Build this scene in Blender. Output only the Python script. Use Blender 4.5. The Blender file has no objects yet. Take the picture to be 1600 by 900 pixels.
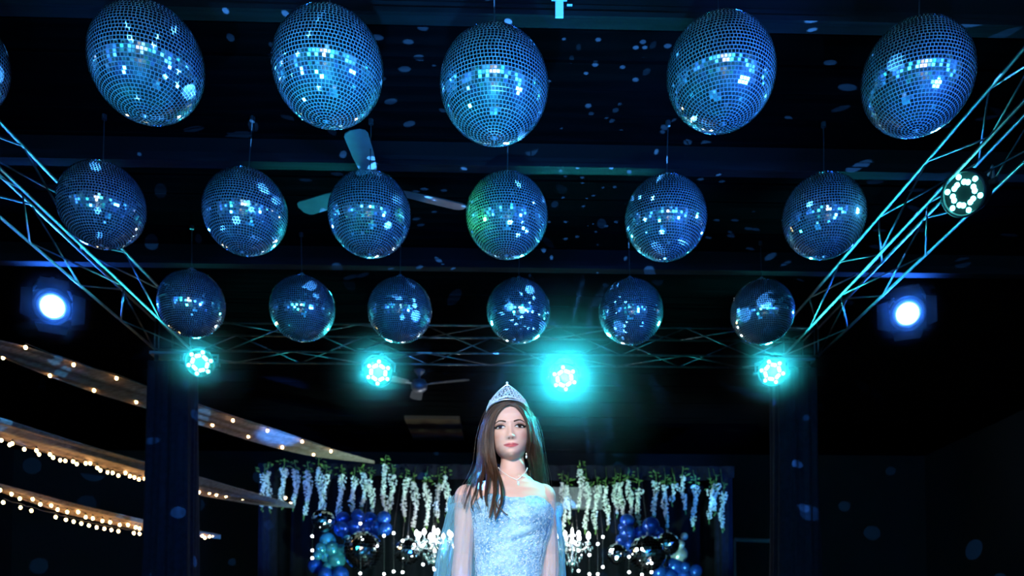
import bpy, bmesh, math, random
import numpy as np
from mathutils import Vector, Matrix, Quaternion
from mathutils.bvhtree import BVHTree

# ------------------------------------------------------------------ camera
scene = bpy.context.scene
COL = scene.collection
F, CX, CY, PITCH, YAW, CAMZ = 1383.0, 834.8, 952.8, 0.045, 0.031, 0.80
cam_d = bpy.data.cameras.new('camera'); cam = bpy.data.objects.new('camera', cam_d); COL.objects.link(cam)
cam.location = (0, 0, CAMZ); cam.rotation_euler = (math.pi / 2 + PITCH, 0, -YAW)
cam_d.sensor_width = 36; cam_d.lens = F / 1600 * 36
cam_d.shift_x = (800 - CX) / 1600; cam_d.shift_y = (CY - 450) / 1600
cam_d.clip_start = 0.05; cam_d.clip_end = 100
cam_d.dof.use_dof = True; cam_d.dof.focus_distance = 3.6; cam_d.dof.aperture_fstop = 2.8
scene.camera = cam

# ------------------------------------------------------------------ view and world
vs = scene.view_settings
vs.view_transform = 'Standard'; vs.look = 'None'; vs.gamma = 1; vs.exposure = 0.25; vs.use_curve_mapping = False
w = bpy.data.worlds.new('night'); scene.world = w; w.use_nodes = True
w.node_tree.nodes['Background'].inputs[0].default_value = (0.02, 0.05, 0.3, 1)
w.node_tree.nodes['Background'].inputs[1].default_value = 0.002

# ------------------------------------------------------------------ lamps of the venue and unseen added ones
def lamp(name, typ, loc, col, watt, radius=0.1, target=None, angle=None, blend=0.5):
    d = bpy.data.lights.new(name, typ); o = bpy.data.objects.new(name, d); COL.objects.link(o)
    o.location = loc; d.color = col; d.energy = watt
    if typ in ('POINT', 'SPOT'): d.shadow_soft_size = radius
    if typ == 'SPOT': d.spot_size = math.radians(angle); d.spot_blend = blend
    if target is not None:
        o.rotation_euler = (Vector(target) - Vector(loc)).to_track_quat('-Z', 'Y').to_euler()
    return o
BLUE = (0.02, 0.16, 1.0); TEAL = (0.03, 0.75, 0.85); CYAN = (0.05, 0.42, 1.0); AZURE = (0.02, 0.3, 1.0)
# heads on stands beside the camera, out of frame
lamp('blue_head_light', 'SPOT', (2.4, 2.5, 2.1), BLUE, 700, 0.36, (0.1, 4.9, 3.45), 70, 0.6)
lamp('blue_head_light', 'SPOT', (-2.6, 2.5, 2.1), BLUE, 120, 0.2, (-1.2, 4.9, 3.45), 70, 0.6)
# unseen floor lamps added to brighten the nearest row of balls
lamp('added_floor_light', 'SPOT', (-1.3, 1.2, 0.2), (0.02, 0.34, 1.0), 620, 0.08, (-1.3, 3.6, 3.4), 34, 0.8)
lamp('added_floor_light', 'SPOT', (-0.25, 1.0, 0.2), (0.02, 0.38, 1.0), 1700, 0.08, (-0.1, 3.7, 3.4), 30, 0.8)
lamp('added_floor_light', 'SPOT', (1.5, 1.2, 0.2), (0.02, 0.33, 1.0), 380, 0.08, (1.4, 3.6, 3.4), 34, 0.8)
for x, y, ty, c, e in ((-3.5, 3.7, 3.96, TEAL, 420), (3.3, 3.7, 3.96, AZURE, 700), (-3.7, 5.1, 5.3, AZURE, 600), (3.5, 5.1, 5.3, BLUE, 800), (-3.8, 6.5, 6.8, TEAL, 160), (3.6, 6.5, 6.8, AZURE, 160)):
    lamp('floor_side_light', 'SPOT', (x, y, 0.25), c, e * .36, 0.08, (x * .1, ty, 3.4), 44, 0.7)
for x, tx in ((-1.3, -1.9), (1.25, 1.3)):
    lamp('added_truss_light', 'SPOT', (x, 7.0, 0.2), (.05, .9, .8), 420, .06, (tx, 8.15, 3.6), 26, .7)  # unseen lamps added to brighten the back truss
lamp('added_wash_light', 'SPOT', (-1.9, 0.2, 0.5), TEAL, 50, 0.15, (-0.4, 4.5, 3.4), 60, 0.5)  # unseen front fill added for the grout of the balls
# unseen uplights added on the walls behind the camera for the mirror tiles to reflect
for x, c, e in ((-5.5, TEAL, 1700), (-2.6, (.05, .5, 1), 2200), (-.4, (1, .9, .85), 900), (.9, (.3, .8, 1), 1500), (2.6, TEAL, 1900), (4.8, BLUE, 3000)):
    lamp('added_wall_light', 'SPOT', (x, -4.6, 0.15), c, e * 3.6, 0.1, (x * 1.05, -6, 1.9), 46, 0.5)
for sx, y, c, e in ((-1, -3.4, BLUE, 2000), (-1, -.6, BLUE, 900), (1, -3.4, (.05, .5, 1), 2200), (1, -.6, BLUE, 2400)):
    xw = -8 if sx < 0 else 7
    lamp('added_wall_light', 'SPOT', (xw - sx * 1.4, y, 0.15), c, e * 2.6, 0.1, (xw, y, 1.9), 46, 0.5)
# white follow spot on the woman, and a small green laser head
lamp('follow_spot', 'SPOT', (-0.75, -1.6, 2.55), (1.0, 0.90, 0.86), 1000, 0.22, (0.0, 3.05, 1.28), 15, 0.45)
lamp('green_head_light', 'SPOT', (-2.2, 4.35, 2.75), (0.05, 1.0, 0.12), 1300, 0.16, (-0.22, 5.2, 3.40), 8.5, 0.9)
lamp('swag_light', 'SPOT', (-2.4, 9.6, 0.3), (0.03, 0.22, 1.0), 2500, 0.05, (-2.72, 10.6, 3.33), 11, 0.7)
# blue light on the drapes beside the floor; unseen washes added for the backdrop
lamp('drape_light', 'SPOT', (1.6, 2.8, 0.25), (0.02, 0.07, 1.0), 9, 0.08, (2.6, 8.1, 2.0), 30, 0.8)
lamp('drape_light', 'SPOT', (-2.2, 2.8, 0.25), (0.02, 0.05, 1.0), 1.5, 0.08, (-3.1, 8.1, 2.0), 30, 0.8)
lamp('added_backdrop_light', 'SPOT', (-0.9, 9.6, 0.3), (0.42, 1.0, 0.82), 480, 0.08, (-1.7, 12.0, 2.6), 60, 0.8)
lamp('added_backdrop_light', 'SPOT', (1.1, 9.6, 0.3), (0.42, 1.0, 0.82), 480, 0.08, (1.6, 12.0, 2.6), 60, 0.8)
lamp('added_backdrop_light', 'SPOT', (-4.6, 9.4, 1.0), (0.02, 0.22, 1.0), 520, 0.08, (-2.9, 12.0, 3.0), 40, 0.8)
lamp('added_backdrop_light', 'SPOT', (4.3, 9.4, 1.0), (0.02, 0.22, 1.0), 520, 0.08, (2.9, 12.0, 3.0), 40, 0.8)

def dot_lamp(loc, watt, seed, scale=12.0, thr=0.2):
    """added lamp standing in for specks off the mirror balls: its beam is broken into small dots"""
    o = lamp('added_dot_light', 'POINT', loc, (0.06, 0.35, 1.0), watt, 0.004)
    o.data.use_nodes = True; nt = o.data.node_tree
    em = [n for n in nt.nodes if n.type == 'EMISSION'][0]
    tc = nt.nodes.new('ShaderNodeTexCoord'); mp = nt.nodes.new('ShaderNodeMapping'); mp.inputs['Rotation'].default_value = (seed, seed * 2.1, seed * .7)
    vo = nt.nodes.new('ShaderNodeTexVoronoi'); vo.inputs['Scale'].default_value = scale
    lt = nt.nodes.new('ShaderNodeMath'); lt.operation = 'LESS_THAN'; lt.inputs[1].default_value = thr
    gt = nt.nodes.new('ShaderNodeMath'); gt.operation = 'GREATER_THAN'; gt.inputs[1].default_value = 0.42
    sp = nt.nodes.new('ShaderNodeSeparateColor'); mu = nt.nodes.new('ShaderNodeMath'); mu.operation = 'MULTIPLY'
    nt.links.new(tc.outputs['Normal'], mp.inputs[0]); nt.links.new(mp.outputs[0], vo.inputs['Vector'])
    nt.links.new(vo.outputs['Distance'], lt.inputs[0]); nt.links.new(vo.outputs['Color'], sp.inputs[0])
    nt.links.new(sp.outputs[0], gt.inputs[0]); nt.links.new(lt.outputs[0], mu.inputs[0]); nt.links.new(gt.outputs[0], mu.inputs[1])
    nt.links.new(mu.outputs[0], em.inputs['Strength'])
dot_lamp((0.45, 4.6, 3.05), 4500, 1.3)
dot_lamp((-1.2, 3.3, 2.85), 3600, 2.6, 16)
dot_lamp((0.45, 6.1, 3.05), 2700, 4.1, 16)

# ------------------------------------------------------------------ pixel -> point on the plane y = Y
_cp, _sp, _cy, _sy = math.cos(PITCH), math.sin(PITCH), math.cos(YAW), math.sin(YAW)
def pix(x, y, Y):
    u, v = (x - CX) / F, (CY - y) / F
    yc, zc = _cp - v * _sp, _sp + v * _cp
    xr, yr = u * _cy + yc * _sy, -u * _sy + yc * _cy
    k = Y / yr
    return Vector((xr * k, Y, CAMZ + zc * k))

# ------------------------------------------------------------------ materials
def mat(name, col, rough=0.5, metal=0.0, **kw):
    m = bpy.data.materials.new(name); m.use_nodes = True
    b = m.node_tree.nodes['Principled BSDF']
    b.inputs['Base Color'].default_value = (*col, 1); b.inputs['Roughness'].default_value = rough; b.inputs['Metallic'].default_value = metal
    for k, v in kw.items():
        b.inputs[k.replace('_', ' ')].default_value = v
    return m
def nodes(m): return m.node_tree.nodes, m.node_tree.links, m.node_tree.nodes['Principled BSDF']
def vary(m, c1, c2, scale=8, bump=0.0, stretch=(1, 1, 1), detail=4, rough=None):
    n, l, b = nodes(m)
    tc = n.new('ShaderNodeTexCoord'); mp = n.new('ShaderNodeMapping'); mp.inputs['Scale'].default_value = stretch
    t = n.new('ShaderNodeTexNoise'); t.inputs['Scale'].default_value = scale; t.inputs['Detail'].default_value = detail
    r = n.new('ShaderNodeValToRGB'); r.color_ramp.elements[0].position = .3; r.color_ramp.elements[1].position = .7
    r.color_ramp.elements[0].color = (*c1, 1); r.color_ramp.elements[1].color = (*c2, 1)
    l.new(tc.outputs['Object'], mp.inputs[0]); l.new(mp.outputs[0], t.inputs['Vector']); l.new(t.outputs['Fac'], r.inputs[0]); l.new(r.outputs[0], b.inputs['Base Color'])
    if bump:
        bp = n.new('ShaderNodeBump'); bp.inputs['Strength'].default_value = bump; bp.inputs['Distance'].default_value = 0.01
        l.new(t.outputs['Fac'], bp.inputs['Height']); l.new(bp.outputs[0], b.inputs['Normal'])
    return m
def emit(name, col, s):
    m = mat(name, col, .4); b = m.node_tree.nodes['Principled BSDF']
    b.inputs['Emission Color'].default_value = (*col, 1); b.inputs['Emission Strength'].default_value = s
    return m
M = {}
M['floor'] = vary(mat('dark_floor', (.01, .01, .012), .35), (.008, .008, .01), (.016, .015, .018), 6)
M['wall'] = vary(mat('dark_wall', (.008, .008, .01), .9), (.002, .002, .003), (.004, .004, .005), 5)
M['plank'] = vary(mat('black_plank', (.02, .02, .022), .95, Specular_IOR_Level=.0), (.0010, .0010, .0013), (.003, .003, .0035), 9, .3, (.15, 2, 2))
M['front_wall'] = vary(mat('plaster_wall', (.35, .35, .35), .9), (.12, .12, .12), (.5, .5, .5), 1.6)
M['beam'] = vary(mat('painted_beam', (.1, .11, .12), .8, Specular_IOR_Level=.05), (.004, .0042, .0055), (.010, .0105, .013), 9, .3, (.2, 2, 2))
M['alu'] = vary(mat('truss_aluminium', (.5, .51, .53), .42, 1), (.10, .105, .115), (.18, .185, .2), 20)
M['black'] = vary(mat('black_metal', (.02, .02, .022), .4), (.015, .015, .017), (.03, .03, .033), 15)
M['greym'] = vary(mat('grey_metal', (.25, .26, .28), .4, .6), (.2, .21, .23), (.3, .31, .33), 15)
M['mirror'] = mat('mirror_tile', (.93, .95, .96), .03, 1)
_nt = M['mirror'].node_tree; _d = _nt.nodes.new('ShaderNodeBsdfAnisotropic'); _d.inputs['Roughness'].default_value = .38; _d.inputs['Color'].default_value = (.9, .92, .93, 1)   # rougher gloss mixed in to put a halo round highlights
_mx = _nt.nodes.new('ShaderNodeMixShader'); _mx.inputs[0].default_value = .04
_nt.links.new(_nt.nodes['Principled BSDF'].outputs[0], _mx.inputs[1]); _nt.links.new(_d.outputs[0], _mx.inputs[2]); _nt.links.new(_mx.outputs[0], _nt.nodes['Material Output'].inputs[0])
M['grout'] = vary(mat('ball_grout', (.25, .26, .27), .5), (.17, .18, .19), (.24, .25, .26), 60)
M['chrome'] = mat('chrome_mirror', (.92, .94, .95), .04, 1)
M['drape'] = vary(mat('navy_drape', (.05, .05, .075), .9, Specular_IOR_Level=.15), (.004, .004, .009), (.009, .009, .018), 20, .2)
M['cloth'] = vary(mat('black_cloth', (.012, .012, .018), .9, Specular_IOR_Level=.1), (.0015, .0015, .003), (.003, .003, .005), 14)
M['led'] = emit('led_lens', (.10, .85, .80), 26)
M['blue_lens'] = emit('blue_lens', (.10, .30, 1.0), 20)
M['warm'] = emit('warm_bulb', (1.0, .60, .25), 26)
M['dot'] = emit('white_bulb', (.9, .97, 1.0), 14)
M['cbulb'] = emit('chandelier_bulb', (.92, .97, 1.0), 22)
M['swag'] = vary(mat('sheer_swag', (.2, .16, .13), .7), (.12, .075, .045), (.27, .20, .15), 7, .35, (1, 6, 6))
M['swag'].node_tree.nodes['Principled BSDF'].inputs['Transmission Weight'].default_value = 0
M['fan'] = vary(mat('fan_blade', (.15, .16, .17), .5), (.06, .063, .066), (.10, .103, .106), 8)
M['white'] = mat('white_plastic', (.8, .8, .8), .5)
M['panel'] = vary(mat('pale_panel', (.2, .2, .2), .5), (.16, .16, .16), (.22, .22, .22), 3)
M['wood'] = vary(mat('brown_wood', (.05, .016, .006), .7), (.03, .009, .004), (.06, .02, .008), 4, .2, (.3, 1, 6))
M['petal'] = vary(mat('white_blossom', (.8, .84, .78), .7), (.7, .76, .68), (.88, .9, .85), 50)
M['leaf'] = vary(mat('green_leaf', (.10, .22, .05), .6), (.06, .15, .03), (.18, .32, .06), 30)
M['balloon'] = mat('blue_balloon', (.015, .08, .42), .16, .55)
M['balloon_teal'] = mat('teal_balloon', (.06, .28, .36), .18, .6)
M['balloon_pearl'] = mat('silver_balloon', (.45, .5, .5), .2, .6)
M['crystal'] = mat('crystal', (.85, .93, .98), .06, .75)
M['brass'] = mat('silver_stem', (.75, .74, .7), .25, 1)
M['flap'] = mat('matt_black', (.004, .004, .005), .9, Specular_IOR_Level=.1)
M['cord'] = mat('dark_cord', (.03, .03, .03), .7)

# ------------------------------------------------------------------ mesh building
class MB:
    def __init__(s): s.v = []; s.f = []
    def add(s, vs, fs):
        o = len(s.v); s.v.extend([tuple(a) for a in vs]); s.f.extend([tuple(i + o for i in f) for f in fs]); return s
    def box(s, c, d, rot=None):
        c = Vector(c); x, y, z = [a / 2 for a in d]
        vs = [Vector((i * x, j * y, k * z)) for i in (-1, 1) for j in (-1, 1) for k in (-1, 1)]
        if rot is not None: vs = [rot @ a for a in vs]
        return s.add([c + a for a in vs], [(0, 1, 3, 2), (4, 6, 7, 5), (0, 4, 5, 1), (2, 3, 7, 6), (0, 2, 6, 4), (1, 5, 7, 3)])
    def tube(s, pts, rad, n=8, caps=True, closed=False, flat=1.0):
        pts = [Vector(p) for p in pts]; N = len(pts)
        if not hasattr(rad, '__len__'): rad = [rad] * N
        ref = None; rings = []
        for i in range(N):
            t = (pts[min(i + 1, N - 1)] - pts[max(i - 1, 0)])
            if closed: t = pts[(i + 1) % N] - pts[i - 1]
            t.normalize()
            if ref is None:
                ref = Vector((0, 0, 1)) if abs(t.z) < .9 else Vector((0, 1, 0))
                ref = (ref - t * ref.dot(t)).normalized()
            else:
                ref = ref - t * ref.dot(t)
                ref = ref.normalized() if ref.length > 1e-6 else t.orthogonal().normalized()
            b = t.cross(ref)
            rings.append([pts[i] + (ref * math.cos(a) + b * math.sin(a) * flat) * rad[i] for a in [2 * math.pi * k / n for k in range(n)]])
        vs = [p for r in rings for p in r]; fs = []
        for i in range(N if closed else N - 1):
            j = (i + 1) % N
            for k in range(n): fs.append((i * n + k, i * n + (k + 1) % n, j * n + (k + 1) % n, j * n + k))
        if caps and not closed: fs.append(tuple(range(n - 1, -1, -1))); fs.append(tuple((N - 1) * n + k for k in range(n)))
        return s.add(vs, fs)
    def lathe(s, prof, n=24, M4=None, caps=True):
        vs = []; fs = []
        for r, z in prof:
            for k in range(n):
                a = 2 * math.pi * k / n; p = Vector((r * math.cos(a), r * math.sin(a), z)); vs.append(M4 @ p if M4 else p)
        for i in range(len(prof) - 1):
            for k in range(n): fs.append((i * n + k, i * n + (k + 1) % n, (i + 1) * n + (k + 1) % n, (i + 1) * n + k))
        if caps: fs.append(tuple(range(n - 1, -1, -1))); fs.append(tuple((len(prof) - 1) * n + k for k in range(n)))
        return s.add(vs, fs)
    def sphere(s, c, r, nu=16, nv=10, sq=(1, 1, 1)):
        c = Vector(c); vs = [c + Vector((0, 0, r * sq[2]))]; fs = []
        for i in range(1, nv):
            p = math.pi * i / nv
            for k in range(nu):
                a = 2 * math.pi * k / nu; vs.append(c + Vector((r * sq[0] * math.sin(p) * math.cos(a), r * sq[1] * math.sin(p) * math.sin(a), r * sq[2] * math.cos(p))))
        vs.append(c - Vector((0, 0, r * sq[2]))); e = len(vs) - 1
        for k in range(nu):
            fs.append((0, 1 + k, 1 + (k + 1) % nu)); fs.append((e, e - nu + (k + 1) % nu, e - nu + k))
        for i in range(nv - 2):
            for k in range(nu):
                a = 1 + i * nu; fs.append((a + k, a + nu + k, a + nu + (k + 1) % nu, a + (k + 1) % nu))
        return s.add(vs, fs)
    def grid(s, rows, wrap=False):
        n = len(rows[0]); vs = [p for r in rows for p in r]; fs = []
        for i in range(len(rows) - 1):
            for k in range(n if wrap else n - 1): fs.append((i * n + k, i * n + (k + 1) % n, (i + 1) * n + (k + 1) % n, (i + 1) * n + k))
        return s.add(vs, fs)
    def mesh(s, name, m, smooth=False, off=None):
        me = bpy.data.meshes.new(name)
        v = s.v if off is None else [(a[0] - off[0], a[1] - off[1], a[2] - off[2]) for a in s.v]
        me.from_pydata(v, [], s.f); me.update()
        if m: me.materials.append(m)
        if smooth: me.polygons.foreach_set('use_smooth', [True] * len(me.polygons))
        return me
    def build(s, name, m, parent=None, smooth=False, off=None):
        if off is None and parent is not None and parent.get('_w'): off = parent['_w']
        return inst(name, s.mesh(name, m, smooth, off), parent)
def inst(name, me, parent=None, loc=None, rot=None):
    o = bpy.data.objects.new(name, me); COL.objects.link(o); o.parent = parent
    if loc is not None: o.location = loc
    if rot is not None: o.rotation_euler = rot
    return o
def tag(o, label=None, cat=None, group=None, kind=None):
    for k, v in (('label', label), ('category', cat), ('group', group), ('kind', kind)):
        if v: o[k] = v
    return o
def thing(name, label, cat, loc=(0, 0, 0), group=None, world=False):
    o = inst(name, None, None, loc); o.empty_display_size = .1
    if world: o['_w'] = list(loc)          # parts are given in world coordinates
    return tag(o, label, cat, group)
def struct(name, mb, m): return tag(mb.build(name, m), kind='structure')
ORD = ['first', 'second', 'third', 'fourth', 'fifth', 'sixth', 'seventh', 'eighth', 'ninth', 'tenth', 'eleventh', 'twelfth', 'thirteenth', 'fourteenth', 'fifteenth', 'sixteenth', 'seventeenth', 'eighteenth', 'nineteenth', 'twentieth',
       'twenty-first', 'twenty-second', 'twenty-third', 'twenty-fourth']
rng = random.Random(7)

# ------------------------------------------------------------------ room shell
XL, XR, YF, YB, ZC = -8.0, 7.0, -6.0, 14.5, 4.05
struct('floor', MB().box(((XL + XR) / 2, (YF + YB) / 2, -.05), (XR - XL, YB - YF, .1)), M['floor'])
struct('wall_left', MB().box((XL - .05, (YB + 2) / 2, ZC / 2), (.1, YB - 2, ZC)), M['wall'])
struct('wall_near_left', MB().box((XL - .05, (YF + 2) / 2, ZC / 2), (.1, 2 - YF, ZC)), M['front_wall'])
struct('wall_right', MB().box((XR + .05, (YB + 2) / 2, ZC / 2), (.1, YB - 2, ZC)), M['wall'])
struct('wall_near_right', MB().box((XR + .05, (YF + 2) / 2, ZC / 2), (.1, 2 - YF, ZC)), M['front_wall'])
struct('wall_back', MB().box(((XL + XR) / 2, YB + .05, ZC / 2), (XR - XL, .1, ZC)), M['wall'])
struct('wall_front', MB().box(((XL + XR) / 2, YF - .05, ZC / 2), (XR - XL, .1, ZC)), M['front_wall'])
ceil = struct('ceiling', MB().box(((XL + XR) / 2, (YF + YB) / 2, ZC + .08), (XR - XL, YB - YF, .1)), M['wall'])
plank_me = MB().box((0, 0, 0), (XR - XL, .235, .03)).mesh('plank', M['plank'])
k = 0; y = YF + .12
while y < YB:
    p = inst('plank', plank_me, ceil, ((XL + XR) / 2, y, ZC + .015 + .004 * math.sin(k * 2.3))); k += 1; y += .25
# ceiling beams crossing above the rows of balls
BEAMZ = CAMZ + 3.08
for i, (yp, nm) in enumerate(((27, 'nearest'), (262, 'middle'), (420, 'farthest'))):
    yb = pix(800, yp, 1.0); Y = (BEAMZ - CAMZ) / (yb.z - CAMZ)
    b = thing('ceiling_beam', 'long dark painted ceiling beam above the %s row of mirror balls' % nm, 'beam', (0, Y, BEAMZ))
    MB().box((-.5, .035, .035), (14.9, .07, .07)).build('board', M['beam'], b)
    MB().box((-.5, -.012, .012), (14.9, .02, .025)).build('lip', M['beam'], b)
    MB().box((-.5, .035, .12), (14.9, .05, .10)).build('spacer', M['flap'], b)
    if i == 0: beam1Y = Y

# ------------------------------------------------------------------ mirror balls
R = .25
def ball_meshes(seed, R, nrow, neq, gap, jit):
    r = random.Random(seed); mb = MB()
    for i in range(nrow):
        lat = -math.pi / 2 + math.pi * (i + .5) / nrow
        n = max(4, round(neq * math.cos(lat))); ph = r.random() * .1
        hw = math.pi * R * math.cos(lat) / n - gap / 2; hh = math.pi * R / nrow / 2 - gap / 2
        for k in range(n):
            a = 2 * math.pi * k / n + ph
            nrm = Vector((math.cos(lat) * math.cos(a), math.cos(lat) * math.sin(a), math.sin(lat)))
            e = Vector((-math.sin(a), math.cos(a), 0)); nn = nrm.cross(e)
            t1, t2 = r.gauss(0, jit), r.gauss(0, jit)
            n2 = (nrm + e * t1 + nn * t2).normalized()
            e2 = (e - n2 * e.dot(n2)).normalized(); u2 = n2.cross(e2)
            c = nrm * R
            top = [c + e2 * sx * hw + u2 * sy * hh for sx, sy in ((-1, -1), (1, -1), (1, 1), (-1, 1))]
            mb.add(top + [p - nrm * .004 for p in top], [(0, 1, 2, 3), (0, 4, 5, 1), (1, 5, 6, 2), (2, 6, 7, 3), (3, 7, 4, 0)])
    return mb.mesh('mirror_tiles', M['mirror'])
tile_me = [ball_meshes(s, R, 48, 96, .0038, .010) for s in (1, 2, 3)]
core_me = MB().sphere((0, 0, 0), R - .0022, 64, 40).mesh('core', M['grout'], True)
cap_me = MB().lathe([(.001, R + .03), (.012, R + .03), (.014, R + .012), (.035, R + .010), (.04, R - .004), (.001, R - .004)], 20).mesh('top_cap', M['greym'], True)
pin_me = MB().lathe([(.001, -R - .006), (.007, -R - .006), (.009, -R + .001), (.001, -R + .003)], 12).mesh('bottom_pin', M['greym'], True)
rows = [('nearest', [(-2.53, 3.96, 2.67), (-1.640, 3.962, 2.661), (-0.820, 3.954, 2.654), (-0.061, 3.977, 2.599), (0.989, 3.960, 2.669), (1.904, 3.942, 2.654)]),
        ('middle', [(-2.446, 5.307, 2.679), (-1.586, 5.296, 2.645), (-0.840, 5.311, 2.649), (-0.003, 5.288, 2.643), (0.971, 5.286, 2.642), (1.943, 5.264, 2.657)]),
        ('farthest', [(-2.417, 6.746, 2.644), (-1.594, 6.830, 2.651), (-0.841, 6.850, 2.655), (0.088, 6.842, 2.657), (0.962, 6.751, 2.626), (2.026, 6.861, 2.679)])]
for ri, (nm, L) in enumerate(rows):
    for k, (x, y, h) in enumerate(L):
        b = thing('mirror_ball', 'mirrored disco ball, %s from the left in the %s row' % (ORD[k], nm), 'disco ball', (x, y, CAMZ + h), 'mirror balls hung in three rows')
        b.rotation_euler = (rng.gauss(0, .03), rng.gauss(0, .03), rng.random() * 6.28)
        inst('core', core_me, b)
        tag(inst('mirror_tiles', tile_me[(k + ri) % 3], b), kind='stuff')
        inst('top_cap', cap_me, b); inst('bottom_pin', pin_me, b)
        top = ZC - CAMZ - h
        MB().tube([(0, 0, R + .02), (0, 0, top - .02)], .003, 6).tube([(0, 0, top - .03), (0, 0, top)], .015, 10).build('hanging_rod', M['black'], b)

# ------------------------------------------------------------------ trusses
tube_cache = {}
def strut(parent, name, a, b, r, m=None):
    a, b = Vector(a), Vector(b); d = b - a; key = (round(d.length, 3), r)
    if key not in tube_cache: tube_cache[key] = MB().lathe([(r, 0), (r, d.length)], 10).mesh('tube', m or M['alu'], True)
    o = inst(name, tube_cache[key], parent, a); o.rotation_mode = 'QUATERNION'; o.rotation_quaternion = Vector((0, 0, 1)).rotation_difference(d)
    return o
def truss(label, A, B, side, wd, ht, pitch, rc=.0105, rb=.006):
    """A, B: ends of the lower chord nearest the dance floor; side: unit vector across the section"""
    A, B, side = Vector(A), Vector(B), Vector(side); up = Vector((0, 0, 1))
    t = thing('box_truss', label, 'truss', A); L = (B - A); n = max(2, round(L.length / pitch)); ax = L.normalized()
    co = [Vector(), up * ht, side * wd, side * wd + up * ht]
    for c in co: strut(t, 'chord', c, c + L, rc)
    pairs = [(0, 1, 0), (2, 3, 1), (0, 2, 1), (1, 3, 0)]
    for p, q, ph in pairs:
        for k in range(n):
            s0, s1 = L * (k / n), L * ((k + 1) / n)
            if (k + ph) % 2: strut(t, 'brace', co[p] + s0, co[q] + s1, rb)
            else: strut(t, 'brace', co[q] + s0, co[p] + s1, rb)
    for k in (0, n):
        for p, q, _ in pairs: strut(t, 'end_brace', co[p] + L * (k / n), co[q] + L * (k / n), rb)
    return t
TZ, TH, TW = CAMZ + 2.735, .262, .325
TY = 8.08
XIL, XIR = -2.885, 2.575
truss('silver box truss spanning the back, carrying four bright light heads', (XIL - .30, TY, TZ), (XIR + .30, TY, TZ), (0, 1, 0), TW, TH, .59)
truss('side box truss on the left, running back past the end balls', (XIL, -.4, TZ), (XIL, TY - .03, TZ), (-1, 0, 0), TW, TH, .68)
truss('side box truss on the right, brightly lit in cyan near the camera', (XIR, -.4, TZ), (XIR, TY - .03, TZ), (1, 0, 0), TW, TH, .68)

# draped columns under the truss corners
def drape_column(label, cx, cy, w, z1, seed):
    r = random.Random(seed); t = thing('draped_column', label, 'column', (cx, cy, 0))
    rowsv = []; N = 96
    ph = [r.random() * 6.28 for _ in range(6)]
    for i in range(41):
        f = i / 40; z = z1 * f; row = []
        flare = 1 + .28 * (1 - f) ** 1.6
        for k in range(N):
            a = 2 * math.pi * k / N; c, s = math.cos(a), math.sin(a)
            q = (abs(c) ** 5 + abs(s) ** 5) ** (-1 / 5)
            rad = w / 2 * q * flare * (1 + .045 * math.sin(11 * a + ph[0] + 1.2 * f) + .03 * math.sin(19 * a + ph[1] - 2 * f) + .03 * math.sin(5 * a + ph[2] + 5 * f))
            row.append(Vector((rad * c, rad * s, z)))
        rowsv.append(row)
    MB().grid(rowsv, True).build('drape', M['drape'], t, True)
    for sx in (-1, 1):
        for sy in (-1, 1): strut(t, 'post', (sx * w * .32, sy * w * .32, 0), (sx * w * .32, sy * w * .32, TZ - .03), .02)
    MB().box((0, 0, TZ - .018), (w * .9, w * .9, .025)).build('top_plate', M['greym'], t)
drape_column('tall truss column wrapped in dark navy fabric on the left', XIL - .22, TY + .17, .37, TZ - .10, 3)
drape_column('tall truss column wrapped in blue-lit fabric on the right', XIR + .14, TY + .17, .37, TZ - .10, 8)

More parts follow.
